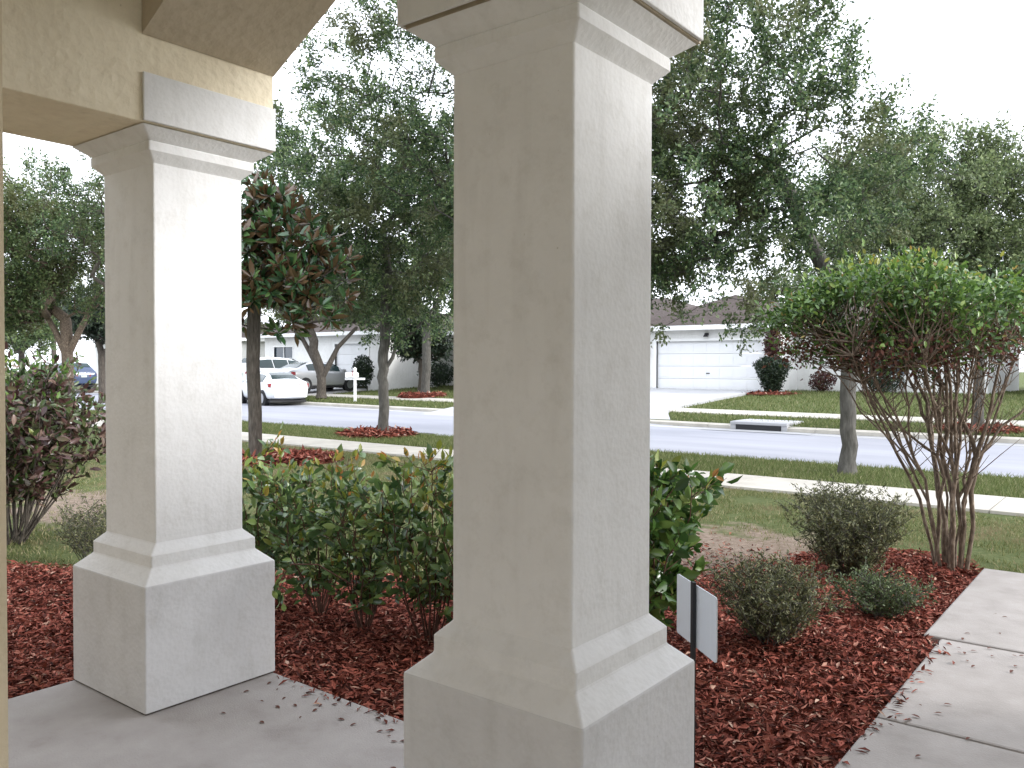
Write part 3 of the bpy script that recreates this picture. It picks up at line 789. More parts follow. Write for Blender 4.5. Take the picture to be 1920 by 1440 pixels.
# ------------------------------------------------------------------ multi stemmed clipped tree by the walk
def multistem():
    base = Vector((-1.31, 7.18, -.06))
    t = thing('multistem_tree', 'clipped umbrella shaped small tree with many bare twisting stems beside the front walk', 'tree', base)
    # crown disc centre seen at about (1700, 570), depth 6.4
    c = at(1700, 582, 6.45) - base
    bl = [(np.array(c)+[0, 0, -.04], (.84, .85, .42), 1.2), (np.array(c)+[-.5, -.25, -.16], (.44, .5, .30), 1), (np.array(c)+[.36, .28, -.1], (.46, .55, .36), 1), (np.array(c)+[-.62, -.36, -.14], (.26, .34, .24), 1.4)]
    T = sample_blobs(bl, 560, -.12, 2.6, 5, .42)
    zc = float(c[2])
    Tl = []
    for q in T:
        d = math.hypot(q[0]-c[0], q[1]-c[1])
        lim = zc - .48 + .12*d      # underside rises a little outwards
        if q[2] > lim: Tl.append(q)
    T = np.array(Tl)
    ch = []
    feet = 11
    nodes = []
    for i in range(feet):
        a = 2*PI*i/feet + rng.random()*.5
        q = .25+.85*rng.random()
        hz = zc-.34+.16*rng.random()
        ex, ey = c[0]*.75+math.cos(a)*.72*q, c[1]*.6+math.sin(a)*.6*q
        if i % 4 == 0: ex, ey = ex*.3+.02, ey*.3
        bx, by = math.cos(a)*.09, math.sin(a)*.07
        K = 10; P2 = []; drift = np.zeros(3); e = 1.25+.7*rng.random()
        for k in range(K+1):
            s = k/K
            drift = drift*.75 + rng.normal(size=3)*[.02, .02, .004]
            P2.append(Vector((bx+(ex-bx)*s**e, by+(ey-by)*s**e, hz*s)) + Vector(drift*min(1, s*3)))
        r0 = .011+.015*rng.random()
        ch.append((P2, [r0*(1-.5*k/K)*(1+.16*rng.normal()*.6) for k in range(K+1)]))
        nodes += [(P2[k], r0*(1-.5*k/K)) for k in range(4, K+1)]
        # secondary limbs forking off low, sweeping outwards
        for _ in range(2):
            k0 = rng.integers(3, 7); p0 = P2[k0]; aa = a + rng.normal()*.8
            rr_ = .25+.55*rng.random(); p1 = Vector((p0.x+math.cos(aa)*rr_ + c[0]*.18, p0.y+math.sin(aa)*rr_, zc-.38+.14*rng.random()))
            P3 = []; drift = np.zeros(3); K3 = 6
            for k in range(K3+1):
                s = k/K3; drift = drift*.7 + rng.normal(size=3)*.014
                P3.append(p0.lerp(p1, s) + Vector((0, 0, -.05*math.sin(s*PI))) + Vector(drift*min(1, s*3)))
            ch.append((P3, [r0*.62*(1-.45*k/K3) for k in range(K3+1)]))
            nodes += [(P3[k], .005) for k in range(2, K3+1)]
    # crooked old side limb on the right
    ch.append(([Vector(p) for p in [(.13, 0, 0), (.17, .02, .35), (.15, .02, .62), (.19, .03, .80), (.16, .02, 1.0), (.05, 0, 1.25), (-.12, -.02, 1.55)]], [.017, .016, .02, .015, .017, .013, .008]))
    # side branches weaving between stems and the crown
    NP = np.array([list(n[0]) for n in nodes])
    for q in T:
        d = np.linalg.norm(NP-q, axis=1) + np.maximum(NP[:, 2]-q[2]+.1, 0)*3
        d = d + rng.random(len(d))*.7
        j = int(np.argmin(d)); p0 = Vector(NP[j]); p1 = Vector(q); L_ = (p1-p0).length
        mid = p0.lerp(p1, .5) + Vector((0, 0, -.06*L_)) + Vector(rng.normal(size=3)*.05*L_)
        ch.append(([p0, p0.lerp(mid, .6)+Vector(rng.normal(size=3)*.015), mid, mid.lerp(p1, .5)+Vector(rng.normal(size=3)*.03), p1], [.006, .005, .004, .0032, .002]))
    # bare inner sprouts
    for _ in range(260):
        j = rng.integers(len(NP)); p0 = Vector(NP[j]); a = rng.random()*2*PI
        d = Vector((math.cos(a)*.8, math.sin(a)*.8, .7)).normalized(); l = .15+.3*rng.random()
        ch.append(([p0, p0+d*l*.5+Vector(rng.normal(size=3)*.03), p0+d*l+Vector((0, 0, .05))], [.004, .003, .0015]))
    limb_obj('stems', ch, M['pale_bark'], t, 7)
    C, D = [], []
    for q in T:
        k = 34
        C.append(q + rng.normal(size=(k, 3))*[.085, .085, .06]); D.append(unit((q-np.array(c))[None, :])*.5 + rng.normal(size=(k, 3))*.7 + [0, 0, .25])
    C = np.vstack(C); D = np.vstack(D); n = len(C)
    L_ = .052*(.6+.7*rng.random(n))
    z = (C[:, 2]-zc)
    young = (z > .3 + rng.normal(size=n)*.1) & (rng.random(n) < .5)
    dry = (z < -.22 + rng.normal(size=n)*.1) & (rng.random(n) < .6)
    g_ = ~young & ~dry & ~((z < -.16) & (rng.random(n) < .55))
    leaves('foliage', C[g_], D[g_], rand_dir(g_.sum(), .8), L_[g_], L_[g_]*.5, M['privet_leaf'], t, detail=True)
    leaves('young_leaves', C[young]+[0, 0, .02], D[young]+[0, 0, .6], rand_dir(young.sum(), .8), L_[young], L_[young]*.45, M['privet_young'], t, detail=True)
    leaves('dry_leaves', C[dry], D[dry]-[0, 0, .5], rand_dir(dry.sum(), .3), L_[dry]*.8, L_[dry]*.4, M['dry_leaf'], t)
multistem()

# ------------------------------------------------------------------ magnolia behind the far column
def magnolia():
    base = Vector((-12.05, 8.4, -.09))
    t = thing('magnolia', 'magnolia with big glossy leaves rusty brown underneath, right behind the far column', 'tree', base)
    D0 = 13.9
    bl = [(np.array(at(470, 470, D0)-base), (1.15, 1.1, 1.1), 1), (np.array(at(560, 500, D0)-base), (.85, .8, .75), 1), (np.array(at(590, 560, D0)-base), (.65, .6, .6), 1),
          (np.array(at(500, 390, D0)-base), (.45, .45, .5), 1), (np.array(at(500, 590, D0)-base), (.7, .7, .5), 1), (np.array(at(400, 520, D0)-base), (1.1, 1.1, 1.1), 1)]
    T = sample_blobs(bl, 300, -.15, 1.3, 9, .45)
    tr = [Vector((0, 0, 0)), Vector((-.03, .02, .8)), Vector((-.06, 0, 1.6)), Vector((-.02, 0, 2.5)), Vector((.05, 0, 3.3))]
    ch = skeleton(T, tr, .008, 2.2, .3, .04, -.1)
    r0 = ch[0][1][0]
    ch = [(P2, [r*(1+(.115/r0-1)*min(1, r/r0*1.4)) for r in R2]) for P2, R2 in ch]
    limb_obj('trunk', ch, M['bark'], t, 8)
    C, D = [], []
    for q in T:
        k = 17; o = unit((q-np.array([0, 0, 1.5]))[None, :])
        a = unit(rng.normal(size=(k, 3))*.9 + o*.45 + [0, 0, .2])
        C.append(q + a*.03); D.append(a)
    C = np.vstack(C); D = np.vstack(D); n = len(C)
    L_ = .235*(.65+.6*rng.random(n))
    leaves('foliage', C, D, rand_dir(n, .35), L_, L_*.36, M['magnolia_leaf'], t, detail=True, fold=.14, curl=.1)
    return t
magnolia()

# ------------------------------------------------------------------ street oaks
og = 'oaks along the street verge'
make_tree('oak_tree', 'near street oak, slim trunk seen through the multi stemmed tree, wide open crown', (-3.72, 12.9, -.1),
          [blob(1300, 190, 12.6, 300, dz=.8, w=1), blob(1380, 400, 12.6, 250, dz=.55), blob(1540, 320, 12.3, 210, dz=.7), blob(1260, 500, 12.8, 200, dz=.4), blob(1130, 330, 13.2, 260), blob(1480, 150, 12.4, 110), blob(1330, 540, 12.5, 130, dz=.4), blob(1230, 590, 12.6, 90, dz=.3), blob(1430, 520, 12.3, 110, dz=.45), blob(1560, 470, 12.6, 120, dz=.5), blob(1340, 585, 12.4, 110, dz=.26), blob(1270, 575, 12.5, 95, dz=.28), blob(1400, 600, 12.3, 80, dz=.25), blob(1450, 565, 12.4, 90, dz=.3)],
          .115, [(0, 0, 0), (.02, 0, .9), (-.02, .02, 1.8), (-.2, 0, 2.7), (-.75, .1, 3.8), (-1.3, .1, 5.2)], 1350, 84, .066, 'oak_leaf', 'grey_bark', .30, -.1, .85, 3, og)
make_tree('oak_tree', 'street oak hidden behind the near column whose dark sprays reach out on both sides', (-9.1, 12.9, -.1),
          [blob(1010, 190, 15.4, 330, dz=.9), blob(745, 170, 15.0, 165, dz=.9), blob(700, 120, 15.0, 130, dz=.8), blob(605, 210, 15.0, 85, w=1.5), blob(640, 280, 15.0, 100, dz=.7, w=1.3), blob(840, 320, 15.2, 190, dz=.6), blob(1200, 330, 15.8, 200, dz=.7), blob(1000, 470, 15.6, 200, dz=.5)],
          .12, [(0, 0, 0), (.03, 0, 1.2), (0, .05, 2.4), (.1, .1, 3.8), (-.1, 0, 5.2)], 900, 78, .068, 'oak_leaf', 'grey_bark', .33, -.04, .85, 17, og)
make_tree('oak_tree', 'street oak with lichen grey trunk standing in a red mulch ring, seen between the columns', (-14.12, 13.26, -.1),
          [blob(720, 420, 19.2, 190, dz=.75), blob(620, 340, 19.4, 130), blob(560, 290, 19.6, 95), blob(550, 230, 19.6, 55), blob(600, 250, 19.6, 80), blob(820, 380, 19.0, 150), blob(700, 540, 19.2, 115, dz=.6), blob(800, 560, 19.4, 90, dz=.7), blob(620, 470, 19.2, 110), blob(730, 610, 19.0, 55, dz=.6)],
          .12, [(0, 0, 0), (.03, 0, .7), (-.03, 0, 1.35), (0, .03, 2.1), (.15, 0, 3.4), (0, 0, 4.8)], 900, 75, .085, 'oak_leaf', 'grey_bark', .36, -.32, .9, 31, og, forks=[([(0, 1.45), (.22, 1.8), (.3, 2.1), (.75, 2.45), (1.2, 3.0)], .05, .03)])
make_tree('oak_tree', 'street oak mostly hidden behind the far column, thin sprays against white sky', (-24.5, 13.2, -.1),
          [blob(270, 400, 25.4, 180), blob(150, 330, 25.0, 100, dz=.6), blob(400, 420, 25.4, 160), blob(110, 300, 25.0, 70, dz=.6), blob(200, 290, 25, 60, dz=.5)],
          .15, [(0, 0, 0), (.04, 0, 1.5), (0, .03, 2.9)], 520, 52, .095, 'oak_leaf', 'bark', .4, -.05, .7, 44, og)
make_tree('oak_tree', 'leftmost street oak with a pale forked trunk above the purple bush', (-29.2, 13.0, -.1),
          [blob(90, 460, 28, 120, dz=.7), blob(-20, 470, 28, 150), blob(170, 450, 28, 90, dz=.8), blob(60, 540, 28, 90, dz=.6), blob(180, 540, 28, 60), blob(10, 570, 28, 80, dz=.7)],
          .19, [(0, 0, 0), (-.05, 0, 1.5), (-.1, 0, 2.6), (-.3, .03, 3.2)], 1000, 60, .11, 'oak_far', 'pale_bark', .42, -.3, .8, 51, og, forks=[([(-.05, 1.9), (.3, 2.6), (.65, 3.3), (1.1, 4.2)], .13, .07), ([(-.05, 1.9), (-.4, 2.7), (-.9, 3.6)], .13, .07)])
make_tree('oak_tree', 'tree across the street at right with an olive feathery crown', (-3.55, 22.9, .0),
          [blob(1760, 400, 20.2, 185, dz=.8), blob(1640, 340, 20.2, 120), blob(1880, 420, 20, 150), blob(1700, 480, 20, 150, dz=.6), blob(1800, 290, 20.2, 80, dz=.6), blob(1930, 500, 20, 130), blob(1600, 440, 20.4, 130), blob(1820, 540, 20, 150, dz=.6), blob(1850, 340, 20, 90)],
          .12, [(0, 0, 0), (.02, 0, 1.2), (0, .03, 2.3)], 1350, 72, .085, 'olive_leaf', 'grey_bark', .42, -.33, .8, 63, og)
make_tree('forked_tree', 'tree across the street with a low forked trunk in front of the silver car', (-30.2, 24.55, .05),
          [blob(590, 560, 38, 75, dz=.8), blob(650, 530, 38, 80), blob(530, 520, 38, 70), blob(700, 590, 38, 55, dz=.6)],
          .21, [(0, 0, 0), (0, 0, .9), (-.02, 0, 1.3)], 480, 60, .13, 'oak_far', 'bark', .5, -.35, .6, 71, 'trees across the street', r_tip=.012, forks=[([(0, .9), (.35, 1.5), (.75, 2.3), (1.6, 3.2)], .16, .08), ([(0, .9), (-.3, 1.7), (-.9, 2.8), (-1.5, 3.3)], .15, .07)])
make_tree('street_tree', 'straight pale trunked tree in a mulch ring across the street beside the near column', (-26.1, 27.1, .15),
          [blob(805, 520, 37.5, 90, dz=.9), blob(880, 480, 37.5, 100), blob(760, 560, 37.5, 70, dz=.7), blob(830, 610, 37.5, 50, dz=.5)],
          .2, [(0, 0, 0), (.05, 0, 1.6), (0, .03, 3.0)], 480, 60, .13, 'olive_leaf', 'grey_bark', .5, -.35, .6, 83, 'trees across the street', r_tip=.012)
bgt = [('dark tree behind the left white house roof, between the columns', 700, 590, 52, 70), ('dark tree at the entry of the white house beside the column edge', 790, 640, 41, 42), ('dark tree far left behind the purple bush', 40, 600, 44, 75),
       ('thin dark trunked tree just left of the far column', 190, 600, 38, 62), ('tree rising behind the left house above the parked cars', 560, 570, 56, 90), ('tree rising behind the garage roof on the right', 1480, 560, 48, 75),
       ('tree behind the clipped tree at the right margin', 1870, 600, 42, 75), ('tree behind the roofs at the far left margin', 100, 560, 55, 90), ('tree filling the gap behind the clipped tree crown', 1680, 590, 46, 85)]
for i, (lb, u, v, d, r) in enumerate(bgt):
    c = at(u, v, d); gz = HZ(c.x, c.y)
    rr = r/FPX*d
    make_tree('background_tree', lb, (c.x, c.y, gz), [(tuple(c), (rr, rr, rr*.85), 1), (tuple(c+Vector((rr*.5, 0, -rr*.3))), (rr*.7, rr*.7, rr*.5), 1), (tuple(c+Vector((-rr*.5, 0, -rr*.2))), (rr*.7, rr*.7, rr*.5), 1)],
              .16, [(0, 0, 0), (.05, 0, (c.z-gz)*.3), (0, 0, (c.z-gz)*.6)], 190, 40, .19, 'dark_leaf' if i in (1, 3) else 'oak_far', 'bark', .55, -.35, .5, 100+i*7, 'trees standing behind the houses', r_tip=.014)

mulch_ring('raised red mulch ring round the oak between the columns', -14.12, 13.1, .86, -.09)
mulch_ring('red and pale mulch ring across the street beside the near column', -26.1, 26.9, 1.1, .12, .2)
mulch_ring('low red mulch ring round the tree across the street on the right', -3.55, 22.9, .95, -.0, .08)
mulch_ring('small red mulch patch under the magnolia behind the far column', -11.75, 8.75, .95, -.09, .07)

# ------------------------------------------------------------------ white sign on a stake
def sign():
    a = at(1270, 1130, 3.36); b = at(1344, 1178, 3.0)
    t = thing('yard_sign', 'small blank white yard sign on a black stake, seen from behind beside the near column', 'sign', ((a.x+b.x)/2, (a.y+b.y)/2, -.06))
    d = Vector((b.x-a.x, b.y-a.y, 0)); wd = d.length; d.normalize()
    t.rotation_euler.z = math.atan2(d.y, d.x)
    h0, h1 = .435+.06, .672+.06
    r = .012; hw = wd/2; pts = []
    for cx, cz, s in [(hw-r, h1-r, 0), (-hw+r, h1-r, 1), (-hw+r, h0+r, 2), (hw-r, h0+r, 3)]:
        for k in range(4):
            an = s*PI/2 + k*PI/6
            pts.append((cx+math.cos(an)*r, cz+math.sin(an)*r))
    MB().rings([[(x, -.002, z) for x, z in pts], [(x, .003, z) for x, z in pts]]).build('panel', M['sign_plastic'], t)
    sx = .0
    MB().box(sx-.011, sx+.011, -.018, -.004, -.1, h1+.012).build('stake', M['black'], t, bevel=.001)
sign()

# ------------------------------------------------------------------ fallen leaves on porch and walk
def fallen(label, pts, group):
    proto = None
    for (x, y) in pts:
        if proto is None:
            C = np.zeros((1, 3)); 
            proto = leaves('fallen_leaf', np.array([[-.014, 0, 0]]), np.array([[1., 0, .05]]), np.array([[0, 0, 1.]]), .03, .014, M['dry_leaf'], detail=True, fold=.12)
            o = proto
        else:
            o = proto.copy(); COL.objects.link(o)
        o.location = (x, y, .004 if group.startswith('leaves on the porch') else .002); o.rotation_euler = (rng.normal()*.06, rng.normal()*.06, rng.random()*6.3)
        s = .6+.7*rng.random(); o.scale = (s, s, s)
        tag(o, label, 'leaf', group)
pl = []
while len(pl) < 30:
    x = -3.6 + 1.5*rng.random(); y = 2.46 - abs(rng.normal())*.28
    if y > 1.2 and not (abs(x-LX) < W2+.02 and abs(y-LY) < W2+.02) and not (abs(x-MX) < W2+.02 and abs(y-MY) < W2+.02): pl.append((x, y))
fallen('tiny dry brown leaf lying on the concrete porch floor by the far column', pl, 'leaves on the porch floor')
pl = [(-.93+.5*rng.random()**1.6, 3.4+3.4*rng.random()) for _ in range(20)] + [(-.86+.3*rng.random(), 4.78+.28*rng.random()) for _ in range(9)]
fallen('tiny dry brown leaf lying on the concrete front walk', pl, 'leaves on the front walk')

# ------------------------------------------------------------------ mailbox, drain inlet, manhole
def mailbox():
    t = thing('mailbox', 'white post mounted mailbox on the verge across the street', 'mailbox', (-27.0, 23.75, -.0), R(38))
    m = M['trim']
    pm = MB().box(-.055, .055, -.055, .055, -.05, 1.38)
    pm.rings([[(-.075, -.075, 1.38), (.075, -.075, 1.38), (.075, .075, 1.38), (-.075, .075, 1.38)], [(-.02, -.02, 1.47), (.02, -.02, 1.47), (.02, .02, 1.47), (-.02, .02, 1.47)]])
    pm.build('post', m, t, bevel=.006)
    MB().box(-.42, .42, -.045, .045, .93, 1.02).build('arm', m, t, bevel=.006)
    bx = MB(); prof = [(-.09, 0), (.09, 0)] + [(math.cos(a)*.09, .13+math.sin(a)*.09) for a in [PI*k/8 for k in range(9)]]
    bx.rings([[(x, q[0], 1.03+q[1]) for q in prof] for x in (-.40, .12)])
    bx.build('box', m, t)
    MB().box(.125, .14, -.085, .085, 1.04, 1.22).build('door', m, t)
    MB().box(-.1, -.08, -.11, -.095, 1.1, 1.32).build('flag', M['tail_red'], t)
mailbox()
def inlet():
    t = thing('drain_inlet', 'concrete storm drain inlet with a dark mouth in the far kerb', 'drain', (-8.5, 21.62, -.2))
    m = M['white_concrete']
    mb = MB(); mb.box(-.78, .78, .02, 1.15, .19, .25); mb.box(-.78, -.62, -.12, 1.1, -.1, .187); mb.box(.62, .78, -.12, 1.1, -.1, .187); mb.box(-.78, .78, 1.02, 1.15, -.1, .187)
    mb.box(-.78, .78, -.14, .015, .17, .245)
    mb.build('slab', m, t, bevel=.01)
    MB().box(-.615, .615, -.137, 1.0, .0, .165).build('opening', M['black'], t)  # solid black block, stands in for the shade inside the recessed mouth
    # sloping throat in the gutter
    MB().rings([[(-1.5, -.5, .012), (1.5, -.5, .012), (1.5, -.16, .03), (-1.5, -.16, .03)], [(-.75, -.45, .014), (.75, -.45, .014), (.75, -.15, .034), (-.75, -.15, .034)]]).build('apron', m, t)
inlet()
mh = thing('manhole_cover', 'dark round manhole cover in the road behind the oak trunk', 'manhole cover', (-14.7, 15.0, -.198))
MB().rings([[(math.cos(a)*.42, math.sin(a)*.42, 0) for a in [2*PI*k/24 for k in range(24)]], [(math.cos(a)*.41, math.sin(a)*.41, .012) for a in [2*PI*k/24 for k in range(24)]]]).build('cover', M['dark_metal'], mh)

# ------------------------------------------------------------------ houses across the street
def hip(mb, x0, x1, y0, y1, z, h, o=.45, gable=None):
    x0 -= o; x1 += o; y0 -= o; y1 += o
    w_, d_ = x1-x0, y1-y0
    if w_ >= d_: a, b = (x0+d_/2, (y0+y1)/2, z+h), (x1-d_/2, (y0+y1)/2, z+h)
    else: a, b = ((x0+x1)/2, y0+w_/2, z+h), ((x0+x1)/2, y1-w_/2, z+h)
    v = [mb.bm.verts.new(p) for p in [(x0, y0, z), (x1, y0, z), (x1, y1, z), (x0, y1, z), a, b]]
    if w_ >= d_: fs = [(0, 1, 5, 4), (1, 2, 5), (2, 3, 4, 5), (3, 0, 4)]
    else: fs = [(0, 1, 4), (1, 2, 5, 4), (2, 3, 5), (3, 0, 4, 5)]
    for f in fs: mb.bm.faces.new([v[i] for i in f])
    mb.bm.faces.new([v[i] for i in (3, 2, 1, 0)])
def fascia(mb, x0, x1, y0, y1, z, o=.45, th=.18):
    x0 -= o+.02; x1 += o+.02; y0 -= o+.02; y1 += o+.02
    mb.box(x0, x1, y0, y0+.03, z-th, z+.02); mb.box(x0, x1, y1-.03, y1, z-th, z+.02)
    mb.box(x0, x0+.03, y0+.03, y1-.03, z-th, z+.02); mb.box(x1-.03, x1, y0+.03, y1-.03, z-th, z+.02)
def front_wall(mb, x0, x1, y, z0, z1, holes, th=.25):
    """front wall facing -Y with rectangular holes (xa, xb, za, zb)"""
    holes = sorted(holes); x = x0
    for (a, b, c, d) in holes:
        if a > x: mb.box(x, a, y, y+th, z0, z1)
        if c > z0: mb.box(a, b, y, y+th, z0, c)
        if d < z1: mb.box(a, b, y, y+th, d, z1)
        x = b
    if x < x1: mb.box(x, x1, y, y+th, z0, z1)
def garage_door(t, x0, x1, y, z0, z1, rows=4):
    d = MB(); h = (z1-z0)/rows
    for k in range(rows): d.box(x0+.01, x1-.01, y+.12, y+.16, z0+k*h+.006, z0+(k+1)*h-.006)
    n = max(2, int((x1-x0)/.6)); wd = (x1-x0)/n
    for k in range(rows):
        for i in range(n): d.box(x0+i*wd+.08, x0+(i+1)*wd-.08, y+.108, y+.118, z0+k*h+.09, z0+(k+1)*h-.09)
    o = d.build('garage_door', M['door_white'], t)
    hb = MB(); hb.box((x0+x1)/2-.08, (x0+x1)/2+.08, y+.085, y+.107, z0+.75, z0+.79)
    hb.build('handle', M['dark_metal'], o)
    f = MB(); f.box(x0-.12, x0, y-.03, y+.1, z0, z1+.12); f.box(x1, x1+.12, y-.03, y+.1, z0, z1+.12); f.box(x0, x1, y-.03, y+.1, z1, z1+.12)
    f.build('door_trim', M['trim'], t)
def win(t, x0, x1, y, z0, z1):
    f = MB(); f.box(x0-.07, x1+.07, y-.04, y+.06, z0-.1, z0); f.box(x0-.07, x1+.07, y-.04, y+.06, z1, z1+.08)
    f.box(x0-.07, x0, y-.04, y+.06, z0, z1); f.box(x1, x1+.07, y-.04, y+.06, z0, z1); f.box((x0+x1)/2-.02, (x0+x1)/2+.02, y-.01, y+.04, z0, z1); f.box(x0, x1, y-.005, y+.035, (z0+z1)/2-.02, (z0+z1)/2+.02)
    o = f.build('window', M['trim'], t)
    MB().box(x0, x1, y+.05, y+.07, z0, z1).build('pane', M['pane'], o)

# right house with the two car garage
h1 = thing('garage_house', 'white house with a wide closed two car garage door and brown shingle roof', 'house', (0, 0, 0))
g0 = .5
wl_ = MB()
front_wall(wl_, -18.6, -12.3, 33.1, g0-.3, g0+2.75, [(-17.75, -12.95, g0-.3, g0+2.13)])
wl_.box(-18.6, -18.35, 33.35, 44, g0-.3, g0+2.75); wl_.box(-12.55, -12.3, 33.35, 44, g0-.3, g0+2.75)
front_wall(wl_, -12.3, -5.2, 35.4, g0-.3, g0+2.75, [(-9.4, -7.9, g0+.75, g0+2.0)])
wl_.box(-5.45, -5.2, 35.65, 44, g0-.3, g0+2.75)
front_wall(wl_, -29, -18.6, 36.4, g0-.3, g0+2.9, [(-24, -22.2, g0+.75, g0+2.0)])
wl_.build('wall', M['house_white'], h1)
garage_door(h1, -17.75, -12.95, 33.1, g0-.02, g0+2.13)
win(h1, -9.4, -7.9, 35.42, g0+.75, g0+2.0); win(h1, -24, -22.2, 36.42, g0+.75, g0+2.0)
rb = MB(); hip(rb, -18.6, -12.3, 33.1, 44, g0+2.77, 1.55); hip(rb, -14, -5.2, 35.4, 46, g0+2.773, 1.5); hip(rb, -29, -16.5, 36.4, 47, g0+2.95, 1.9)
rb.build('roof', M['shingle'], h1)
fb = MB(); fascia(fb, -18.6, -12.3, 33.1, 44, g0+2.77); fascia(fb, -11.3, -5.2, 35.4, 46, g0+2.77); fascia(fb, -29, -19.6, 36.4, 47, g0+2.95)
fb.build('fascia', M['trim'], h1)
lm = MB(); lm.box(-15.42, -15.28, 32.98, 33.1, g0+2.36, g0+2.46); lm.rings([[(-15.35+math.cos(a)*.12, 32.95+math.sin(a)*.1, g0+2.30) for a in [2*PI*k/10 for k in range(10)]], [(-15.35+math.cos(a)*.05, 32.95+math.sin(a)*.05, g0+2.42) for a in [2*PI*k/10 for k in range(10)]]])
lm.build('wall_lamp', M['black'], h1)
for lx in (-18.12, -12.62):
    lm = MB(); lm.box(lx-.06, lx+.06, 32.99, 33.1, g0+1.5, g0+1.78); lm.build('wall_lamp', M['dark_metal'], h1)

# left house
h2 = thing('single_garage_house', 'white house with a narrow garage door behind the parked cars across the street', 'house', (0, 0, 0))
q0 = .5
wl_ = MB()
front_wall(wl_, -41.5, -31.6, 29.6, q0-.3, q0+2.8, [(-40.6, -38.9, q0+.8, q0+2.1), (-35.25, -32.65, q0-.3, q0+2.2)])
wl_.box(-31.85, -31.6, 29.85, 34, q0-.3, q0+2.8)
front_wall(wl_, -31.6, -22.5, 34, q0-.3, q0+2.8, [(-30.6, -29.6, q0-.3, q0+2.15), (-26.2, -24.9, q0+.8, q0+2.1)])
wl_.box(-41.5, -41.25, 29.85, 42, q0-.3, q0+2.8)
wl_.build('wall', M['house_white'], h2)
garage_door(h2, -35.25, -32.65, 29.6, q0-.02, q0+2.2)
win(h2, -40.6, -38.9, 29.62, q0+.8, q0+2.1); win(h2, -26.2, -24.9, 34.02, q0+.8, q0+2.1)
MB().box(-30.6, -29.6, 34.12, 34.17, q0-.2, q0+2.15).build('front_door', M['house_grey'], h2)
rb = MB(); hip(rb, -41.5, -31.6, 29.6, 42, q0+2.82, 1.9); hip(rb, -36, -22.5, 32.6, 44, q0+2.823, 1.9)
rb.build('roof', M['shingle'], h2)
fb = MB(); fascia(fb, -41.5, -31.6, 29.6, 42, q0+2.82); fascia(fb, -30.6, -22.5, 32.6, 44, q0+2.82)
fb.build('fascia', M['trim'], h2)
for x_ in (-30.9, -27.6): MB().box(x_-.15, x_+.15, 32.5, 32.8, q0-.3, q0+2.62).build('entry_post', M['trim'], h2)

# far houses
def plain_house(label, x0, x1, y0, y1, z, h, wm, wins, door=None):
    t = thing('far_house', label, 'house', (0, 0, 0))
    mb = MB(); front_wall(mb, x0, x1, y0, z-.3, z+h, [(a, b, z+.8, z+2.05) for a, b in wins] + ([(door[0], door[1], z-.3, z+2.15)] if door else []))
    mb.box(x0, x0+.25, y0+.25, y1, z-.3, z+h); mb.box(x1-.25, x1, y0+.25, y1, z-.3, z+h)
    mb.build('wall', M[wm], t)
    for a, b in wins: win(t, a, b, y0+.02, z+.8, z+2.05)
    if door: garage_door(t, door[0], door[1], y0, z-.02, z+2.15)
    rb = MB(); hip(rb, x0, x1, y0, y1, z+h+.02, 1.7); rb.build('roof', M['shingle'], t)
    fb = MB(); fascia(fb, x0, x1, y0, y1, z+h+.02); fb.build('fascia', M['trim'], t)
plain_house('pale house at the right margin behind the clipped tree', -3.2, 8, 34.5, 46, .5, 2.8, 'house_grey', [(-2.3, -.9), (2, 3.5)])
plain_house('white house behind the purple bush at the far left', -62, -47.5, 29.5, 42, .5, 2.8, 'house_white', [(-60, -58.5), (-49.8, -48.4)], (-56.5, -51.7))

# ------------------------------------------------------------------ shrubs at the houses
def simple_bush(name, label, x, y, z, h, r, n, ls, leafm, cat='shrub', parts=None, stem='bark', group=None, zbot=0.):
    t = thing(name, label, cat, (x, y, z), 0, group)
    ch = stems_fan(9, h*.8, r*.7, .5, .05, .015)
    limb_obj('stems', ch, M[stem], t, 5)
    C = []
    while len(C) < n:
        p = rng.normal(size=3); p /= np.linalg.norm(p); q = rng.random()**.4
        p = p*q*np.array([r, r, (h-zbot)/2]) + [0, 0, zbot+(h-zbot)/2]
        if gnoise(p+np.array([x, y, 0]), 2.2/max(r, .3), 3) > -.25: C.append(p)
    C = np.array(C); D = rand_dir(n, .3)
    L_ = ls*(.6+.7*rng.random(n))
    leaves('foliage', C, D, rand_dir(n, .5), L_, L_*.5, M[leafm], t)
    return t
g_ = HZ(-13, 33)
# two tier shrub in front of the garage corner: vase shaped below, wine red tuft above
def vase_shrub():
    t = thing('vase_shrub', 'dark green vase shaped shrub with a wine red tuft above, at the garage corner', 'shrub', (-12.25, 32.4, .49))
    ch = stems_fan(10, 2.3, .25, .2, .08, .02); limb_obj('stems', ch, M['bark'], t, 5)
    n = 5200; z = rng.random(n)**.8*1.35; rad = .28 + .42*np.clip(z/1.0, 0, 1); rad *= np.where(z > 1.1, np.sqrt(np.clip((1.38-z)/.28, 0, 1)), 1)
    a = rng.random(n)*2*PI; q = rng.random(n)**.45
    C = np.stack([np.cos(a)*rad*q, np.sin(a)*rad*q, z+.04], 1) + rng.normal(size=(n, 3))*.03
    leaves('foliage', C, rand_dir(n, .6), rand_dir(n, .3), .12, .04, M['dark_leaf'], t)
    n = 1500; z = 1.45+rng.random(n)*1.1; rad = .33*np.sin((z-1.35)/1.3*PI)**.6
    a = rng.random(n)*2*PI; q = rng.random(n)**.5
    C = np.stack([np.cos(a)*rad*q, np.sin(a)*rad*q, z], 1) + rng.normal(size=(n, 3))*.04
    leaves('tuft', C, rand_dir(n, .3), rand_dir(n, .3), .12, .05, M['wine_leaf'], t)
vase_shrub()
mulch_ring('thin red mulch patch under the vase shaped shrub by the garage', -12.25, 32.3, 1.05, .45, .06, 900)
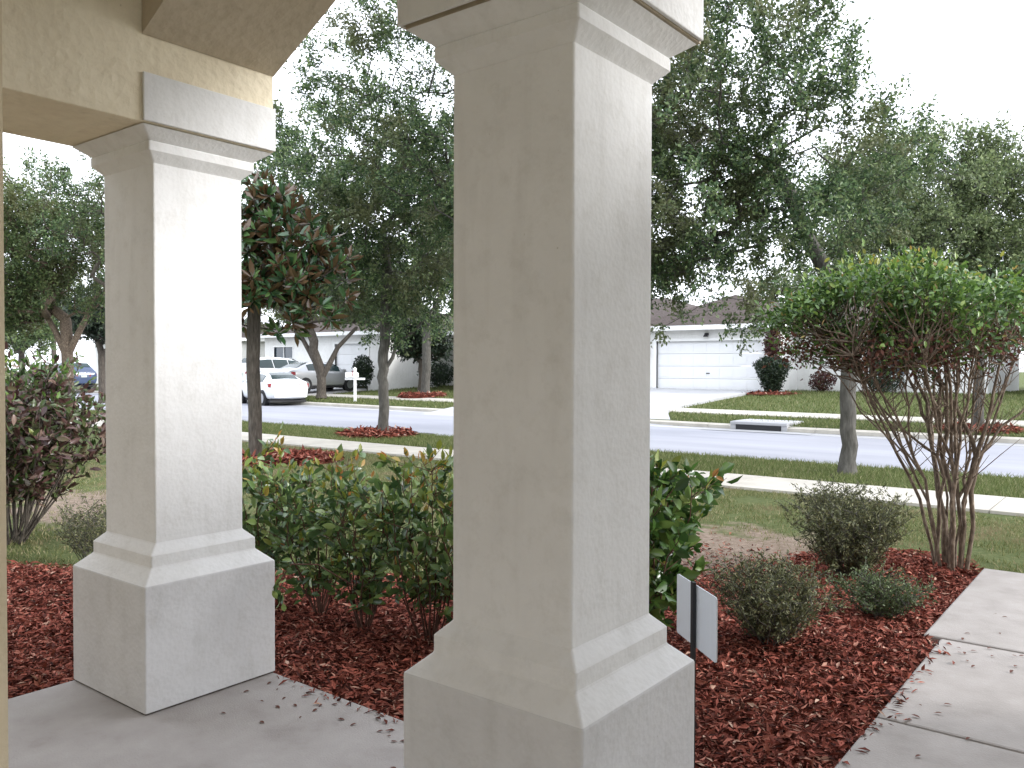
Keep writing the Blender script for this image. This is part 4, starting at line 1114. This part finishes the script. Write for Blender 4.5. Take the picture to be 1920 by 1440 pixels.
mulch_ring('red mulch bed in front of the pale house at the right margin', -1.9, 32.6, 1.5, .44, .12, 900)
simple_bush('foundation_shrub', 'small purple grey shrub right of the vase shaped shrub', -10.9, 34.3, .5, .85, .55, 1500, .1, 'wine_leaf', group='shrubs along the houses')
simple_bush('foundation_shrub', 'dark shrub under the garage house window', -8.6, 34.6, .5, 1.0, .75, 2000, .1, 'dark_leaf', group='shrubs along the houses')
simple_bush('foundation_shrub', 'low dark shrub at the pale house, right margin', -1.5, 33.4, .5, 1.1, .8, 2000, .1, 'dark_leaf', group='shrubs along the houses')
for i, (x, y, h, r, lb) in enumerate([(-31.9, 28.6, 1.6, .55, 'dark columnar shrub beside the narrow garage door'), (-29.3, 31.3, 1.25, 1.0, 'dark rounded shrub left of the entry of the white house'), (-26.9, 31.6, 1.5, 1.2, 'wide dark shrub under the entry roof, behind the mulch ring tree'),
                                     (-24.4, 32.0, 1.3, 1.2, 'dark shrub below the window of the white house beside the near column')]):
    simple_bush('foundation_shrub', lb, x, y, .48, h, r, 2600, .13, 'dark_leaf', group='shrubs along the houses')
simple_bush('foundation_shrub', 'round dark shrub at the far left house, under the oak fork', -47.0, 28.4, .45, 1.2, 1.2, 1800, .15, 'dark_leaf', group='shrubs along the houses')

# ------------------------------------------------------------------ cars
def sedan(label, paint, loc, rz, suv=False, name='parked_car', group='cars parked across the street'):
    """nose along +x, length 4.6, width 1.78"""
    t = thing(name, label, 'car', loc, rz, group)
    H = 1.66 if suv else 1.44
    # stations: x, half width at belt, bottom z, hood/deck z (belt), roof z, half width roof
    if suv: st = [(-2.30, .70, .50, .80, .82), (-2.26, .82, .34, 1.02, 1.06), (-2.12, .88, .28, 1.06, 1.30), (-1.85, .89, .26, 1.06, 1.58), (-1.2, .90, .24, 1.05, H), (-.2, .90, .24, 1.04, H), (.45, .90, .24, 1.03, H-.06), (.95, .90, .24, 1.02, 1.36), (1.35, .89, .24, 1.0, 1.04), (1.8, .87, .25, .95, .97), (2.15, .80, .28, .82, .84), (2.28, .66, .38, .62, .64)]
    else: st = [(-2.32, .66, .52, .80, .81), (-2.28, .79, .34, .97, .985), (-2.10, .86, .27, 1.02, 1.055), (-1.72, .88, .24, 1.01, 1.12), (-1.35, .89, .22, .99, 1.30), (-.95, .89, .22, .975, 1.41), (-.3, .89, .22, .96, H), (.3, .89, .22, .95, H-.03), (.75, .89, .22, .94, 1.28), (1.2, .88, .22, .93, .965), (1.65, .86, .23, .87, .895), (2.05, .80, .26, .76, .78), (2.26, .66, .36, .60, .61)]
    def section(s):
        x, hw, zb, zl, zt = s
        g = zt-zl
        top = hw*.93 if g < .08 else hw*(.93 - .28*min(1, g/.45))
        half = [(hw*.82, zb), (hw*.985, zb+.08), (hw*1.02, zb+(zl-zb)*.5), (hw*1.0, zl-.09), (hw*.95, zl), (hw*.95+(top-hw*.95)*.55, zl+g*.52), (top, zl+g*.86), (top*.82, zt), (top*.3, zt+.018)]
        pts = [(x, -a, z) for a, z in half] + [(x, a, z) for a, z in half[::-1]]
        return pts
    body = MB(); body.rings([section(s) for s in st])
    bo = body.build('body', M[paint], t, smooth=True)
    sub = bo.modifiers.new('s', 'SUBSURF'); sub.levels = 1; sub.render_levels = 2
    def patch(name, quads, m, off=.012, parent=None, side=True):
        mb = MB()
        for q in quads:
            mb.poly(q)
        o = mb.build(name, m, parent or t)
        s = o.modifiers.new('t', 'SOLIDIFY'); s.thickness = .03; s.offset = 0
        return o
    S = {round(s[0], 2): section(s) for s in st}
    X = [s[0] for s in st]
    def interp(x):
        for a, b in zip(st, st[1:]):
            if a[0] <= x <= b[0]:
                f = (x-a[0])/(b[0]-a[0]); return [a[k]+(b[k]-a[k])*f for k in range(5)]
    # side windows follow the loft: from just above belt to below roof
    def side_pt(x, f, sgn):
        s = interp(x); sec = section(s)
        p4 = Vector(sec[4]); p5 = Vector(sec[5]); p6 = Vector(sec[6])
        q = p4.lerp(p5, f*2) if f < .5 else p5.lerp(p6, f*2-1)
        return (q.x, -sgn*(abs(q.y)+.004)*-1 if sgn < 0 else -(abs(q.y)+.004)*-1, q.z) if False else (q.x, sgn*(abs(q.y)+.006), q.z)
    cuts = [(-1.75, -.95), (-.88, .0), (.07, .92)] if suv else [(-1.18, -.22), (-.15, .78)]
    for sgn in (-1, 1):
        for a, b in cuts:
            n = 4; xs_ = [a+(b-a)*k/n for k in range(n+1)]
            qs = []
            for u0, u1 in zip(xs_, xs_[1:]):
                for f0, f1 in ((.1, .5), (.5, .93)):
                    qs.append([side_pt(u0, f0, sgn), side_pt(u1, f0, sgn), side_pt(u1, f1, sgn), side_pt(u0, f1, sgn)])
            patch('side_window', qs, M['glass'])
    def top_pt(x, y):
        s = interp(x); sec = section(s)
        return (x, y*abs(sec[7][1])*.98, sec[7][2]+.012+(1-abs(y))*.012)
    for nm, a, b in (('rear_window', -2.06, -1.76) if suv else ('rear_window', -1.72, -1.02), ('windscreen', .5, 1.3) if suv else ('windscreen', .4, 1.15)):
        qs = []; n = 4
        for k in range(n):
            for y0_, y1_ in ((-.98, -.4), (-.4, .4), (.4, .98)):
                u0, u1 = a+(b-a)*k/n, a+(b-a)*(k+1)/n
                qs.append([top_pt(u0, y0_), top_pt(u1, y0_), top_pt(u1, y1_), top_pt(u0, y1_)])
        patch(nm, qs, M['glass'])
    for (x, s) in ((-1.38, -1), (-1.38, 1), (1.38, -1), (1.38, 1)):
        wz = .335 if suv else .315
        def disc(r, y0_, y1_, n=22): return [[(x+math.cos(2*PI*k/n)*r, s*y0_, wz+math.sin(2*PI*k/n)*r) for k in range(n)], [(x+math.cos(2*PI*k/n)*r, s*y1_, wz+math.sin(2*PI*k/n)*r) for k in range(n)]]
        MB().rings(disc(wz+.055, .70, .905)).build('wheel_arch', M['black'], t)
        wh = MB().rings(disc(wz, .68, .925)).build('wheel', M['tyre'], t, bevel=.02)
        MB().rings(disc(wz*.66, .9, .935)).build('rim', M['rim'], wh)
    # lamps, bumper, plate, mirrors
    for s in (-1, 1):
        MB().rings([[(-2.31, s*.36, .80), (-2.31, s*.36, .93), (-2.16, s*.875, .96), (-2.16, s*.875, .80)], [(-2.22, s*.36, .79), (-2.22, s*.36, .92), (-1.98, s*.89, .95), (-1.98, s*.89, .81)]]).build('tail_lamp', M['tail_red'], t)
        MB().rings([[(2.22, s*.42, .56), (2.22, s*.42, .68), (2.04, s*.80, .74), (2.04, s*.80, .62)], [(2.08, s*.42, .56), (2.08, s*.42, .69), (1.8, s*.86, .76), (1.8, s*.86, .66)]]).build('headlamp', M['headlamp'], t)
        MB().box(.82, 1.0, s*.98-.09, s*.98+.09, .96, 1.08, .02).build('mirror', M[paint], t)
    MB().box(-2.345, -2.33, -.17, .17, .74, .86).build('number_plate', M['plate'], t)
    MB().box(-2.345, -2.25, -.74, .74, .36, .60, .03).build('rear_bumper', M[paint], t)
    MB().box(2.22, 2.30, -.62, .62, .36, .56, .03).build('front_bumper', M[paint], t)
    MB().box(-2.1, 2.1, -.8, .8, .16, .25).build('underbody', M['black'], t)
    return t
sedan('white sedan parked at the far kerb, its tail lights towards the viewer', 'paint_white', (-31.75, 22.95, -.2), R(165))
sedan('silver sedan parked in the driveway nose towards the house, behind the forked tree', 'paint_silver', (-33.55, 27.0, .28), PI/2)
sedan('white car parked in the driveway behind the silver sedan', 'paint_white', (-36.6, 27.0, .3), PI/2, suv=True)
sedan('white car at the far left, half hidden by the purple bush', 'paint_white', (-48.5, 25.2, .1), PI, suv=False)
sedan('dark blue car at the far left margin behind the purple bush', 'paint_blue', (-54.6, 24.2, .05), PI, suv=True)
